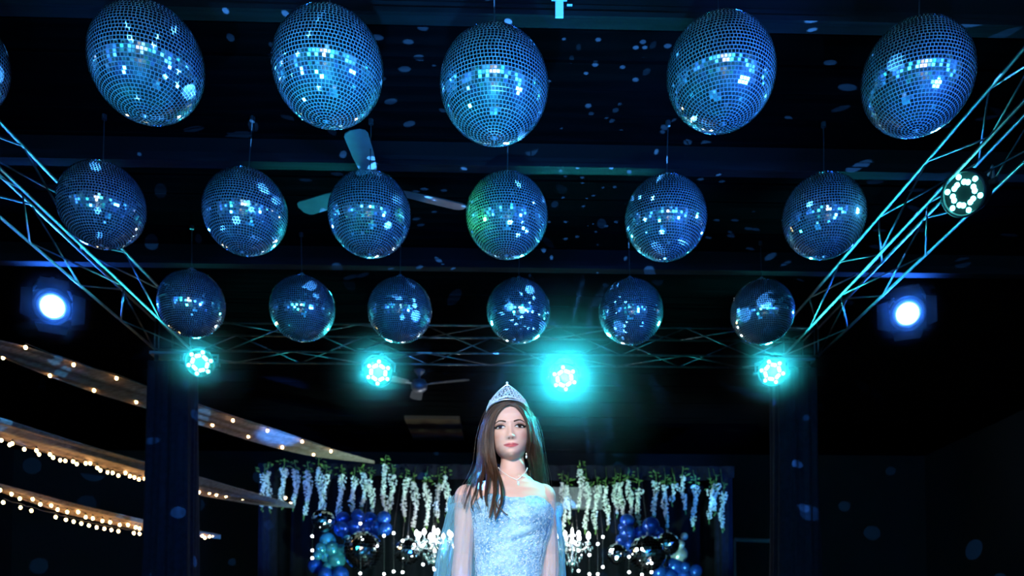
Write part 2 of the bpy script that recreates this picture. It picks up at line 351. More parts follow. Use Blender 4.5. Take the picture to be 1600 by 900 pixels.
# ------------------------------------------------------------------ stage lights
def frame_to(o, loc, target, roll=0):
    o.location = loc; o.rotation_mode = 'QUATERNION'
    o.rotation_quaternion = (Vector(target) - Vector(loc)).to_track_quat('Z', 'Y') @ Quaternion((0, 0, 1), roll)   # local +Z points out of the lens
housing_me = MB().lathe([(.02, -.17), (.075, -.17), (.10, -.13), (.122, -.10), (.125, -.01), (.118, -.01), (.112, -.02), (.001, -.02)], 32).mesh('housing', M['flap'], True)
ring_me = MB().lathe([(.114, -.012), (.128, -.016), (.130, .006), (.118, .008), (.114, -.012)], 32, caps=False).mesh('bezel', M['black'], True)
lens_me = MB().sphere((0, 0, 0), .0150, 12, 8, (1, 1, .6)).mesh('led_lens', M['led'], True)
def led_par(label, loc, target, hang, roll=0, watt=120, col=TEAL, angle=95):
    t = thing('led_par_light', label, 'stage light', loc, 'led heads on the trusses')
    frame_to(t, loc, target, roll)
    inst('housing', housing_me, t); inst('bezel', ring_me, t)
    for g in range(6):
        a = math.pi / 3 * g + .26; c = Vector((.072 * math.cos(a), .072 * math.sin(a), -.006))
        for q in range(3):
            b = a + 2.094 * q; inst('led_lens', lens_me, t, c + Vector((.0245 * math.cos(b), .0245 * math.sin(b), 0)))
    # yoke and clamp, built in world axes then taken into the lamp's frame
    Mi = (Matrix.Translation(loc) @ t.rotation_quaternion.to_matrix().to_4x4()).inverted()
    fwd = (Vector(target) - Vector(loc)).normalized(); rt = fwd.cross(Vector((0, 0, 1))).normalized()
    back = Vector(loc) - fwd * .07
    top = Vector(hang)
    pts = [back - rt * .14, back - rt * .145 + Vector((0, 0, .09)), Vector((back.x, back.y, top.z - .07)) - rt * .06, Vector((back.x, back.y, top.z - .07)) + rt * .06, back + rt * .145 + Vector((0, 0, .09)), back + rt * .14]
    MB().tube([Mi @ p for p in pts], .011, 6).build('yoke', M['greym'], t)
    MB().tube([Mi @ Vector((back.x, back.y, top.z - .08)), Mi @ top], .014, 8).build('clamp', M['greym'], t)
    for sgn in (-1, 1):
        MB().tube([Mi @ (back + rt * sgn * .115), Mi @ (back + rt * sgn * .165)], .018, 10).build('knob', M['black'], t)
    lp = Vector(loc) + fwd * .03
    lamp('led_par_glow', 'SPOT', lp, col, watt, .07, target, angle, .5)
    return lp
glows = []
W_HEAD = pix(812, 690, 3.05)
PX = [(312, 567, 'left end'), (591, 582, 'second from the left'), (882, 591, 'above the woman'), (1207, 581, 'right end')]
PN = ['bright cyan LED head at the left end of the back truss', 'bright cyan LED head between second and third balls on the back truss',
      'brightest cyan LED head with wide glow, above the woman on the back truss', 'bright cyan LED head at the right end of the back truss']
PT = [(-1.5, 2.0, 2.2), (-.5, 2, 2.2), (.1, 0, 1.5), (1.3, 2.0, 2.2)]
for k, (px, py, _) in enumerate(PX):
    p = pix(px, py, TY - .22)
    glows.append((led_par(PN[k], p, PT[k], (p.x, TY, TZ - .02), .2 * k, (90, 260, 520, 260)[k]), 1.1 if k == 2 else .55))
lamp('beam_head_light', 'SPOT', glows[2][0], (.02, .75, .75), 1200, .07, W_HEAD, 17, .6)
lamp('side_head_light', 'SPOT', (2.45, 4.3, 3.3), (.02, .8, .75), 3000, .05, pix(842, 692, 3.05), 6.5, .9)
lamp('added_ceiling_patch_light', 'SPOT', (2.35, 7.75, 3.15), (.02, .8, .8), 60, .04, (2.0, 7.6, ZC), 46, .7)  # extra lamp added to make the teal patch on the ceiling
p = pix(1505, 303, 4.95)
g = led_par('LED head with separate white diodes hung on the right truss', p, (-.9, 2.6, 1.2), (p.x, p.y, TZ - .02), .3, 60, CYAN, 120)

# blue spots with barn doors beyond the side trusses
def barn_spot(label, loc, target, watt):
    t = thing('barn_door_spotlight', label, 'stage light', loc, 'blue barn door spots'); frame_to(t, loc, target)
    MB().lathe([(.05, -.30), (.11, -.28), (.125, -.22), (.125, -.04), (.15, -.02), (.15, .0), (.122, .0), (.118, -.012), (.001, -.012)], 32).build('housing', M['black'], t, True)
    MB().lathe([(.095, -.011), (.12, -.011), (.122, .012), (.108, .014), (.095, -.011)], 32, caps=False).build('bezel', M['greym'], t, True)
    MB().lathe([(.001, .010), (.06, .006), (.092, -.008)], 32, caps=False).build('lens', M['blue_lens'], t, True)
    for q in range(4):
        Rz = Matrix.Rotation(math.pi / 2 * q, 4, 'Z') @ Matrix.Translation((0, .15, .0)) @ Matrix.Rotation(math.radians(-32 if q % 2 else -25), 4, 'X')
        wv = .13
        vs = [Rz @ Vector(a) for a in ((-wv, 0, 0), (wv, 0, 0), (wv * .8, 0, .17), (-wv * .8, 0, .17), (-wv, .004, 0), (wv, .004, 0), (wv * .8, .004, .17), (-wv * .8, .004, .17))]
        MB().add(vs, [(0, 1, 2, 3), (7, 6, 5, 4), (0, 4, 5, 1), (1, 5, 6, 2), (2, 6, 7, 3), (3, 7, 4, 0)]).build('barn_door', M['flap'], t)
    Mi = (Matrix.Translation(loc) @ t.rotation_quaternion.to_matrix().to_4x4()).inverted()
    fwd = (Vector(target) - Vector(loc)).normalized(); rt = fwd.cross(Vector((0, 0, 1))).normalized(); back = Vector(loc) - fwd * .13
    up = Vector((0, 0, 1))
    MB().tube([Mi @ q for q in (back - rt * .15, back - rt * .17 + up * .08, back - rt * .10 + up * .22, back + rt * .10 + up * .22, back + rt * .17 + up * .08, back + rt * .15)], .012, 6).build('yoke', M['greym'], t)
    MB().tube([Mi @ (back + up * .21), Mi @ Vector((back.x, back.y, ZC - .01))], .016, 8).build('hanging_pole', M['greym'], t)
    lp = Vector(loc) + fwd * .04
    lamp('barn_spot_glow', 'SPOT', lp, BLUE, watt, .09, target, 110, .6)
    return lp
glows.append((barn_spot('blue spotlight with barn doors, left of the rig', pix(82, 479, 7.6), (-.4, 1.5, 1.6), 260), .40))
glows.append((barn_spot('blue spotlight with open barn doors, right of the rig', pix(1418, 490, 7.6), (.3, 1.5, 1.6), 260), .40))

# haze hanging around the heads, thickest at the lens
def haze(c, r, d):
    m = bpy.data.materials.new('stage_haze'); m.use_nodes = True; n, l = m.node_tree.nodes, m.node_tree.links
    n.remove(n['Principled BSDF']); vsn = n.new('ShaderNodeVolumeScatter'); vsn.inputs['Color'].default_value = (.9, .95, 1, 1); vsn.inputs['Anisotropy'].default_value = .2
    tc = n.new('ShaderNodeTexCoord'); ln = n.new('ShaderNodeVectorMath'); ln.operation = 'LENGTH'
    mr = n.new('ShaderNodeMapRange'); mr.inputs['From Min'].default_value = 0; mr.inputs['From Max'].default_value = r; mr.inputs['To Min'].default_value = 1; mr.inputs['To Max'].default_value = 0
    pw = n.new('ShaderNodeMath'); pw.operation = 'POWER'; pw.inputs[1].default_value = 2.0; mu = n.new('ShaderNodeMath'); mu.operation = 'MULTIPLY'; mu.inputs[1].default_value = d
    l.new(tc.outputs['Object'], ln.inputs[0]); l.new(ln.outputs['Value'], mr.inputs[0]); l.new(mr.outputs[0], pw.inputs[0]); l.new(pw.outputs[0], mu.inputs[0])
    l.new(mu.outputs[0], vsn.inputs['Density']); l.new(vsn.outputs[0], n['Material Output'].inputs['Volume'])
    o = inst('haze', MB().sphere((0, 0, 0), r, 24, 16).mesh('haze', m, True), None, c)
    return o
HL = ['soft teal haze around the light head at the left end of the truss', 'soft teal haze around the second light head of the truss', 'wide teal haze glowing around the light head above the woman',
      'soft teal haze around the light head at the right end of the truss', 'blue haze around the left barn door spotlight', 'blue haze around the right barn door spotlight']
for (c, r), lb in zip(glows, HL): tag(haze(c, r, .34 if r > .8 else .55 if r > .45 else .5), lb, 'haze', kind='stuff')

# ------------------------------------------------------------------ ceiling fans
def fan(label, loc, R_, angs):
    t = thing('ceiling_fan', label, 'fan', loc)
    MB().lathe([(.02, .06), (.07, .05), (.095, .0), (.09, -.05), (.05, -.085), (.001, -.09)], 24).build('motor', M['greym'], t, True)
    MB().tube([(0, 0, .05), (0, 0, ZC - loc[2] - .03)], .014, 8).build('downrod', M['greym'], t)
    MB().lathe([(.015, ZC - loc[2] - .07), (.06, ZC - loc[2] - .02), (.065, ZC - loc[2])], 16).build('canopy', M['greym'], t, True)
    for a in angs:
        q = Matrix.Rotation(math.radians(a), 4, 'Z') @ Matrix.Rotation(math.radians(10), 4, 'X')
        prof = [(.16, .045), (.22, .055), (R_ * .6, .068), (R_ - .05, .072), (R_ - .02, .06), (R_, .03)]
        top = [Vector((r, w_, .003)) for r, w_ in prof] + [Vector((r, -w_, .003)) for r, w_ in reversed(prof)]
        bot = [Vector((p.x, p.y, -.003)) for p in top]; n = len(top)
        MB().add([q @ p for p in top + bot], [tuple(range(n)), tuple(range(2 * n - 1, n - 1, -1))] + [(i, i + n, (i + 1) % n + n, (i + 1) % n) for i in range(n)]).build('blade', M['fan'], t)
        MB().box(q @ Vector((.12, 0, -.004)), (.12, .03, .008), q.to_3x3()).build('blade_iron', M['greym'], t)
fan('three-blade ceiling fan behind the third ball of the middle row', pix(585, 292, 5.75), .64, (-92, 24, 150))
fan('dim ceiling fan far behind the back truss, near the second light head', pix(655, 601, 10.2), .62, (-20, 100, 218))

# white strap on the nearest beam, hanging lamp, rails and pipes
p = pix(874, 14, beam1Y - .04)
t = thing('white_strap', 'small white strap clipped over the nearest ceiling beam', 'strap', p)
MB().box((0, 0, 0), (.038, .012, .085)).build('tab', M['white'], t); MB().box((0, -.002, .048), (.075, .016, .012)).build('bar', M['white'], t); MB().box((.05, 0, .02), (.025, .008, .006)).build('tail', M['white'], t)
p = pix(1092, 492, 9.2)
t = thing('pendant_lamp', 'small blue-lit pendant hanging behind the gap between fifth and sixth balls', 'lamp', p)
MB().lathe([(.001, -.05), (.04, -.045), (.05, 0), (.04, .04), (.001, .05)], 16).build('globe', M['greym'], t, True)
MB().lathe([(.06, .06), (.055, .09), (.02, .11), (.001, .11)], 16).build('shade', M['greym'], t, True)
MB().tube([(0, 0, .10), (0, 0, ZC - p.z)], .006, 6).build('cable', M['cord'], t)
a, b = pix(1291, 553, 9.6), pix(1366, 555, 9.6)
t = thing('wall_pipe', 'short blue-lit horizontal pipe to the right of the right column', 'pipe', a, world=True)
MB().tube([a, b], .017, 8).build('pipe', M['greym'], t)
for q in (a, b): MB().tube([q, Vector((q.x, q.y, ZC))], .006, 6).build('drop_rod', M['black'], t)
a, b = pix(1148, 843, 13.2), pix(1222, 846, 13.2)
t = thing('hand_rail', 'dull pale rail at the back, right of the flower backdrop', 'rail', (a.x, a.y, 0), world=True)
MB().tube([a, b], .03, 8).build('rail', M['panel'], t)
for q in (a, b): MB().tube([Vector((q.x, q.y, 0)), q], .02, 8).build('post', M['panel'], t)
a, b = pix(640, 670, 12.9).x, pix(722, 670, 12.9).x
t = thing('wooden_panel', 'dim reddish-brown wooden panel on the ceiling behind the woman', 'panel', ((a + b) / 2, 12.85, ZC))
for k in range(5): MB().box((0, (k - 2) * .25, -.02), (b - a, .24, .05)).build('board', M['wood'], t)
lamp('added_panel_light', 'SPOT', ((a + b) / 2, 12.85, 3.3), (1, .25, .07), .010, .03, ((a + b) / 2, 12.85, ZC), 90, .9)  # unseen lamp added to light the wooden panel

# ------------------------------------------------------------------ fabric swags with fairy lights on the left
bulb_me = MB().sphere((0, 0, 0), .014, 10, 6, (1, 1, 1.25)).mesh('bulb', M['warm'], True)
socket_me = MB().lathe([(.008, .014), (.009, .034), (.004, .04)], 8).mesh('socket', M['cord'])
def interp(pts, x):
    if x <= pts[0][0]: a, b = pts[0], pts[1]
    elif x >= pts[-1][0]: a, b = pts[-2], pts[-1]
    else:
        for a, b in zip(pts, pts[1:]):
            if a[0] <= x <= b[0]: break
    return a[1] + (b[1] - a[1]) * (x - a[0]) / (b[0] - a[0])
def swag(label, top, bot, dep, x0, x1, seed, dd=.35, sag=.05):
    r = random.Random(seed); ph = [r.random() * 6 for _ in range(4)]; rowsv = []
    N = 90
    for i in range(N + 1):
        x = x0 + (x1 - x0) * i / N; row = []; D = interp(dep, x)
        A, B = pix(x, interp(top, x), D), pix(x, interp(bot, x), D + dd)
        for k in range(13):
            f = k / 12; q = A.lerp(B, f)
            q.z -= sag * math.sin(math.pi * f) * .3 + .010 * math.sin(f * 17 + ph[0] + i * .05) + .007 * math.sin(f * 31 + ph[1] - i * .03)
            row.append(q)
        rowsv.append(row)
    base = rowsv[0][0]
    t = thing('fabric_swag', label, 'fabric swag', base, 'fabric swags at left', world=True)
    MB().grid(rowsv).build('cloth', M['swag'], t, True)
    for edge in (0, -1): MB().tube([rw[edge] for rw in rowsv[::3]], .006, 5).build('hem', M['swag'], t)
def fairy(label, pts, dep, dd=0.0, near=-.03):
    P = [pix(x, y, interp(dep, x) + dd + near) for x, y in pts]
    t = thing('fairy_light_string', label, 'string lights', P[0], 'warm fairy light strings at left', world=True)
    cord = []
    for a, b in zip(P, P[1:]):
        for f in (0, .5): q = a.lerp(b, f); cord.append(q + Vector((0, 0, .04 - (.012 if f else 0))))
    cord.append(P[-1] + Vector((0, 0, .04)))
    MB().tube(cord, .004, 5).build('cord', M['cord'], t)
    for q in P:
        inst('socket', socket_me, inst('bulb', bulb_me, t, q - P[0]))
D1 = [(-60, 8.0), (300, 9.7), (590, 11.5)]
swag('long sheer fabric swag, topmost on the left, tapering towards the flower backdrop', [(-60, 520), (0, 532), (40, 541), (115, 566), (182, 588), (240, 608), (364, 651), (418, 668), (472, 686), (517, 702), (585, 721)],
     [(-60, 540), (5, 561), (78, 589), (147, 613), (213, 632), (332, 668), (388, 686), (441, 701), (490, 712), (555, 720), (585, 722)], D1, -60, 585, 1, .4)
fairy('sparse warm fairy lights along the upper hem of the topmost fabric swag', [(40, 543), (115, 570), (182, 591), (364, 657), (418, 673), (472, 690), (517, 705)], D1, 0, -.03)
fairy('sparse warm fairy lights along the lower hem of the topmost fabric swag', [(5, 559), (78, 587), (147, 610), (213, 628), (332, 664), (388, 682), (441, 699), (490, 710), (563, 718)], D1, .4, -.06)
D2 = [(-60, 8.3), (300, 9.8), (480, 11.2)]
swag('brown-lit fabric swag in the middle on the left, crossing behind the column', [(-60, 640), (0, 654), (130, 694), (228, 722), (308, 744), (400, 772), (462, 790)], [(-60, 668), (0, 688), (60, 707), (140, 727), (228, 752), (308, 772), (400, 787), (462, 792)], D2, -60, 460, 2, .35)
fairy('dense warm fairy lights along the hem of the middle fabric swag', [(2, 688), (15, 695), (19, 693), (38, 702), (57, 704), (61, 710), (78, 710), (83, 715), (94, 719), (102, 720), (114, 721), (120, 725), (134, 724), (141, 724), (152, 731), (157, 735), (168, 738), (176, 739), (185, 743), (196, 739), (203, 744), (210, 746), (217, 749), (226, 748),
      (308, 763), (325, 762), (338, 769), (352, 769), (368, 768), (379, 769), (392, 773), (410, 776)], D2, .3, -.06)
fairy('second row of warm fairy lights under the middle swag, right of the column', [(311, 769), (327, 770), (338, 773), (353, 775), (368, 776), (379, 779), (393, 781), (446, 778), (454, 787)], D2, .32, -.06)
D3 = [(-60, 8.6), (300, 10.2), (400, 10.8)]
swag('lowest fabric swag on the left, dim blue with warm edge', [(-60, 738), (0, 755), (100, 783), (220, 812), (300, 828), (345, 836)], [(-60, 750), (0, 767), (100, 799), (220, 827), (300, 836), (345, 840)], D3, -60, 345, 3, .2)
fairy('warm fairy lights along the hem of the lowest fabric swag', [(0, 766), (18, 772), (31, 779), (51, 780), (63, 788), (80, 790), (90, 796), (105, 800), (122, 800), (134, 808), (145, 810), (160, 814), (172, 816), (187, 820), (200, 820), (212, 824), (218, 826), (316, 837), (320, 840), (327, 838), (332, 837)], D3, .15, -.06)
fairy('lowest warm fairy light string, hanging free below all swags', [(5, 785), (32, 793), (49, 798), (87, 808), (103, 812), (115, 815), (127, 818), (139, 821), (151, 824), (163, 826), (174, 828), (185, 830), (209, 833), (218, 834)], D3, .15, -.06)

# ------------------------------------------------------------------ flower backdrop
BY = 12.0
cA, cB = pix(405, 733, BY), pix(1145, 745, BY)
ZT = (cA.z + cB.z) / 2
fr = thing('backdrop_frame', 'dark fabric-wrapped frame carrying the hanging white flowers', 'backdrop', (0, BY, 0))
for xx in (pix(418, 800, BY).x, pix(1131, 800, BY).x):
    rv = []
    for i in range(21):
        z = ZT * i / 20
        rv.append([Vector((xx + (.12 + .012 * math.sin(7 * a + i * .2)) * math.cos(a), .05 + (.12 + .012 * math.sin(9 * a)) * math.sin(a), z)) for a in [2 * math.pi * k / 40 for k in range(40)]])
    MB().grid(rv, True).build('post_drape', M['drape'], fr, True)
MB().tube([(cA.x, .05, ZT), (cB.x, .05, ZT)], .03, 10).build('crossbar', M['black'], fr)
rv = []
for i in range(9):
    rv.append([Vector((cA.x + (cB.x - cA.x) * k / 200, .30 + .035 * math.sin(k * .9) + .02 * math.sin(k * .37), ZT + .05 - (ZT + .03) * i / 8)) for k in range(201)])
MB().grid(rv).build('back_cloth', M['cloth'], fr, True)
# valance of navy cloth over the top, dipping between ties
rv = []
for i in range(7):
    rv.append([Vector((cA.x + (cB.x - cA.x) * k / 160, -.06 - .02 * math.sin(k * .8), ZT + .10 - (.16 + .05 * abs(math.sin(k * math.pi / 40))) * i / 6)) for k in range(161)])
MB().grid(rv).build('valance', M['drape'], fr, True)

def strand_mesh(seed, L):
    r = random.Random(seed); fl = MB(); lf = MB(); st = []
    ph = r.random() * 6
    n = int(L / .018)
    for i in range(n):
        f = i / n; z = -L * f; wd = .046 * (1 - f) ** .55 * (.55 + .45 * math.sin(f * 9 + ph)) + .02
        for q in range(5):
            a = r.random() * 6.28; rr = wd * math.sqrt(r.random()); c = Vector((rr * math.cos(a) + .02 * math.sin(f * 5 + ph), rr * math.sin(a), z + r.uniform(-.01, .01)))
            s_ = r.uniform(.013, .024) * (1 - .3 * f)
            # a floret: two crossed cupped petals
            u = Vector((r.gauss(0, 1), r.gauss(0, 1), r.gauss(0, 1))).normalized(); v = u.orthogonal().normalized(); n_ = u.cross(v)
            fl.add([c + u * s_, c + v * s_ * .7, c - u * s_, c - v * s_ * .7, c + n_ * s_ * .8, c - n_ * s_ * .4], [(0, 1, 4), (1, 2, 4), (2, 3, 4), (3, 0, 4), (1, 0, 5), (2, 1, 5), (3, 2, 5), (0, 3, 5)])
    for i in range(9):
        a = r.random() * 6.28; c = Vector((.05 * math.cos(a) * r.random(), .03 * math.sin(a), r.uniform(.0, .13)))
        d = Vector((math.cos(a), math.sin(a) * .5, r.uniform(-.6, .5))).normalized(); e = d.orthogonal().normalized(); l_ = r.uniform(.04, .075)
        lf.add([c, c + d * l_ * .5 + e * l_ * .22, c + d * l_, c + d * l_ * .5 - e * l_ * .22, c + d * l_ * .5 + d.cross(e) * .008], [(0, 1, 4), (1, 2, 4), (2, 3, 4), (3, 0, 4)])
    for i in range(3):
        c = Vector((.02 * math.sin(5 + ph) + r.gauss(0, .008), 0, -L - .02 * i)); lf.add([c + Vector((.008, 0, 0)), c + Vector((0, 0, -.03)), c - Vector((.008, 0, 0)), c + Vector((0, .006, .01))], [(0, 1, 2), (0, 2, 3)])
    sm = MB().tube([(.02 * math.sin(f * 5 + ph), 0, .14 - (L + .14) * f) for f in [i / 12 for i in range(13)]], .004, 5)
    return fl.mesh('blossoms', M['petal']), lf.mesh('leaves', M['leaf']), sm.mesh('stem', M['leaf'])
STR = [(411, 742, 793), (420, 738, 795), (442, 733, 790), (461, 735, 792), (479, 752, 806), (482, 737, 785), (500, 732, 800), (508, 742, 797), (532, 742, 818), (552, 747, 808), (568, 740, 793), (580, 750, 815), (602, 727, 815), (612, 742, 797), (633, 748, 808), (648, 755, 825), (667, 755, 823), (684, 757, 810), (698, 745, 800)]
STR2 = [(880, 755, 830), (888, 760, 812), (906, 735, 793), (916, 755, 828), (931, 760, 828), (948, 762, 822), (962, 757, 803), (971, 755, 815), (984, 752, 805), (998, 765, 828), (1023, 753, 807), (1040, 760, 825), (1052, 757, 785), (1068, 745, 797), (1085, 758, 823), (1110, 765, 812), (1117, 757, 800), (1129, 770, 826)]
for side, L in (('left', STR), ('right', STR2)):
    for k, (x, yt, yb) in enumerate(L):
        yy = BY - .18 + rng.uniform(-.06, .06); a, b = pix(x, yt, yy), pix(x, yb, yy)
        t = thing('wisteria_strand', 'hanging white wisteria strand, %s from the left among those %s of the woman' % (ORD[k], side), 'flower strand', a, 'white wisteria strands')
        fl, lf, sm = strand_mesh(100 + k + (50 if side == 'right' else 0), a.z - b.z)
        tag(inst('blossoms', fl, t), kind='stuff'); tag(inst('leaves', lf, t), kind='stuff'); inst('stem', sm, t)
        MB().tube([(0, 0, .12), (0, .1, max(.16, ZT - a.z + .06))], .003, 5).build('tie', M['leaf'], t)

# pale panel behind the flowers beside the woman
a, b = pix(862, 763, BY + .2), pix(940, 796, BY + .2)
t = thing('wall_unit', 'pale grey box unit behind the flower strands right of the woman', 'box unit', ((a.x + b.x) / 2, BY + .16, b.z))
MB().box((0, 0, (a.z - b.z) / 2), (b.x - a.x, .12, a.z - b.z)).build('casing', M['panel'], t)
for k in range(3): MB().box((0, -.063, .04 + k * .03), (b.x - a.x - .06, .008, .012)).build('louvre', M['greym'], t)

# ------------------------------------------------------------------ balloons
def balloon_mesh(m):
    prof = []
    for i in range(15):
        p = math.pi * i / 14; rr = math.sin(p); z = math.cos(p)
        if z < 0: rr *= 1 - .12 * z * z; z *= 1.12
        prof.append((max(rr, .001), z))
    return MB().lathe(prof, 20, caps=False).mesh('skin', m, True)
bal_me = {k: balloon_mesh(M[k]) for k in ('balloon', 'balloon_teal', 'balloon_pearl')}
knot_me = MB().lathe([(.05, -1.10), (.03, -1.16), (.10, -1.24), (.11, -1.27)], 10, caps=False).mesh('knot', M['balloon'], True)
CN = {'balloon': 'deep blue', 'balloon_teal': 'teal', 'balloon_pearl': 'silvery'}
LB = [(536, 810, 11, 'b'), (559, 806, 11, 'b'), (578, 812, 13, 'b'), (600, 809, 11, 'b'), (533, 826, 12, 'b'), (553, 823, 12, 'b'), (573, 826, 11, 'b'), (588, 824, 12, 'b'), (602, 826, 11, 'b'), (541, 838, 8, 't'),
      (512, 845, 13, 't'), (502, 856, 9, 't'), (519, 857, 12, 't'), (533, 858, 8, 't'), (497, 867, 8, 't'), (510, 868, 11, 't'), (526, 874, 14, 't'), (493, 884, 12, 'b'), (513, 886, 9, 't'), (509, 898, 13, 'b'), (532, 897, 13, 'b')]
RB = [(980, 814, 12, 'b'), (1017, 821, 14, 'b'), (973, 824, 8, 'b'), (981, 833, 14, 'b'), (1000, 832, 11, 'b'), (1028, 832, 10, 'b'), (972, 844, 11, 'b'), (986, 852, 10, 'b'), (1063, 850, 7, 'p'), (1069, 838, 6, 'p'), (1061, 866, 14, 'p'), (1054, 884, 14, 'b'), (1071, 885, 8, 'b'), (1030, 893, 12, 'b'), (1046, 900, 13, 'b'), (1068, 899, 12, 'b'), (1087, 892, 11, 'b')]
MK = {'b': 'balloon', 't': 'balloon_teal', 'p': 'balloon_pearl'}
for side, L in (('left', LB), ('right', RB)):
    rank = sorted(range(len(L)), key=lambda i: (round(L[i][1] / 9), L[i][0]))
    for n_, i in enumerate(rank):
        x, y_, r, kk = L[i]; yy = BY - .30 + rng.uniform(-.10, .10); c = pix(x, y_, yy)
        mk = MK[kk]; t = thing('balloon', '%s shiny balloon, %s counted row by row from the top in the %s cluster' % (CN[mk], ORD[n_], side), 'balloon', c, 'balloons in the %s cluster' % side)
        s_ = r / F * yy; rot = (rng.uniform(-.5, .5), rng.uniform(-.5, .5), 0)
        o = inst('skin', bal_me[mk], t, rot=rot); o.scale = (s_, s_, s_)
        o = inst('knot', knot_me, t, rot=rot); o.scale = (s_, s_, s_)

# big mirror globes of the backdrop
def globe_mesh(r, nrow, seed):
    q = random.Random(seed); mb = MB(); neq = nrow * 2
    for i in range(nrow):
        l0, l1 = -math.pi / 2 + math.pi * i / nrow, -math.pi / 2 + math.pi * (i + 1) / nrow; lm = (l0 + l1) / 2; n = max(5, round(neq * math.cos(lm)))
        for k in range(n):
            a0, a1 = 2 * math.pi * (k + .04) / n, 2 * math.pi * (k + .96) / n
            pts = [Vector((r * math.cos(l) * math.cos(a), r * math.cos(l) * math.sin(a), r * math.sin(l))) for l, a in ((l0 + .01, a0), (l0 + .01, a1), (l1 - .01, a1), (l1 - .01, a0))]
            t_ = Vector((q.gauss(0, .004), q.gauss(0, .004), q.gauss(0, .004))) * r * 3
            pts = [p + t_ * (.5 if j % 2 else -.5) for j, p in enumerate(pts)]
            mb.add(pts, [(0, 1, 2, 3)])
    return mb.mesh('mirror_panels', M['chrome'])
GL = [(567, 860, 31, 'largest mirror globe left of the woman, before the blue balloons'), (505, 813, 18, 'small mirror globe at the top of the left balloon cluster'), (637, 862, 21, 'mirror globe nearest the left chandelier, flecked with reflections'),
      (1012, 865, 30, 'largest mirror globe right of the woman, among blue balloons'), (1043, 850, 19, 'small mirror globe at the right edge of the right cluster'), (964, 866, 17, 'mirror globe between right chandelier and the right balloon cluster')]
for k, (x, y_, r, lb) in enumerate(GL):
    yy = BY - (.62 if r > 25 else .66); c = pix(x, y_, yy); rr = r / F * yy
    t = thing('mirror_globe', lb, 'mirror ball', c, 'mirror globes in the backdrop')
    tag(inst('mirror_panels', globe_mesh(rr, 18 if r > 25 else 12, k), t, rot=(.1, .05, k)), kind='stuff')
    inst('core', MB().sphere((0, 0, 0), rr * .975, 24, 14).mesh('core', M['black'], True), t)
    MB().tube([(0, 0, rr * .97), (0, 0, rr + .03)], .015, 8).build('cap', M['greym'], t)
    MB().tube([(0, 0, rr + .02), (0, .62, ZT - c.z)], .003, 5).build('cable', M['cord'], t)

# ------------------------------------------------------------------ chandeliers
drop_me = MB().add([(0, 0, .02), (.009, 0, 0), (0, .009, 0), (-.009, 0, 0), (0, -.009, 0), (0, 0, -.035)], [(0, 1, 2), (0, 2, 3), (0, 3, 4), (0, 4, 1), (5, 2, 1), (5, 3, 2), (5, 4, 3), (5, 1, 4)]).mesh('crystal_drop', M['crystal'])
def chandelier(label, x, y_, seed):
    r = random.Random(seed); c = pix(x, y_, BY - .75); t = thing('chandelier', label, 'chandelier', c, 'crystal chandeliers')
    MB().lathe([(.001, -.30), (.02, -.27), (.03, -.22), (.012, -.16), (.035, -.08), (.045, -.02), (.015, .05), (.03, .12), (.01, .18), (.01, .30)], 14).build('stem', M['brass'], t, True)
    MB().tube([(0, 0, .28), (0, .75, ZT - c.z)], .006, 5).build('chain', M['brass'], t)
    beads = MB()
    def drop(p, s=1.0):
        o = inst('crystal_drop', drop_me, t, p, (0, 0, r.random() * 3)); o.scale = (s,) * 3
    N = 8
    for k in range(N):
        a = 2 * math.pi * k / N + .3; d = Vector((math.cos(a), math.sin(a), 0)); R_ = .225
        pts = [Vector((0, 0, -.06)), d * .08 + Vector((0, 0, -.11)), d * .16 + Vector((0, 0, -.09)), d * R_ + Vector((0, 0, -.02))]
        arm_o = MB().tube(pts, .007, 6).build('arm', M['brass'], t)
        MB().lathe([(.006, -.025), (.03, -.015), (.034, -.01), (.008, -.006)], 12, Matrix.Translation(d * R_)).build('drip_pan', M['crystal'], arm_o, True)
        MB().tube([d * R_ + Vector((0, 0, -.01)), d * R_ + Vector((0, 0, .05))], .009, 8).build('candle', M['white'], arm_o)
        bp = d * R_ + Vector((0, 0, .085))
        MB().lathe([(.007, -.03), (.020, -.012), (.023, .003), (.015, .022), (.001, .042)], 12, Matrix.Translation(bp), caps=False).build('bulb', M['cbulb'], arm_o, True)
        for q in range(3): drop(d * (R_ + .03 * math.cos(q * 2.1)) + Vector((.03 * math.sin(q * 2.1 + k), 0, -.07 - .012 * q)), 1.1)
        for q in range(5):
            f = (q + 1) / 6; p = (d * R_).lerp(Vector((0, 0, .14)), f) + Vector((0, 0, .02 - .10 * math.sin(math.pi * f))); beads.sphere(p, .009, 6, 4)
        for q in range(3): drop(d * (.13 - .03 * q) + Vector((0, 0, -.17 - .045 * q)), 1.2)
    tag(beads.build('bead_strings', M['crystal'], t), kind='stuff')
    drop(Vector((0, 0, -.34)), 1.6)
    lamp('chandelier_glow', 'POINT', c + Vector((0, -.05, .16)), (.9, .96, 1), 26, .1)
chandelier('lit crystal chandelier to the left of the woman, half hidden by her sleeve', 678, 845, 1)
chandelier('lit crystal chandelier to the right of the woman, below flower strands', 894, 848, 2)

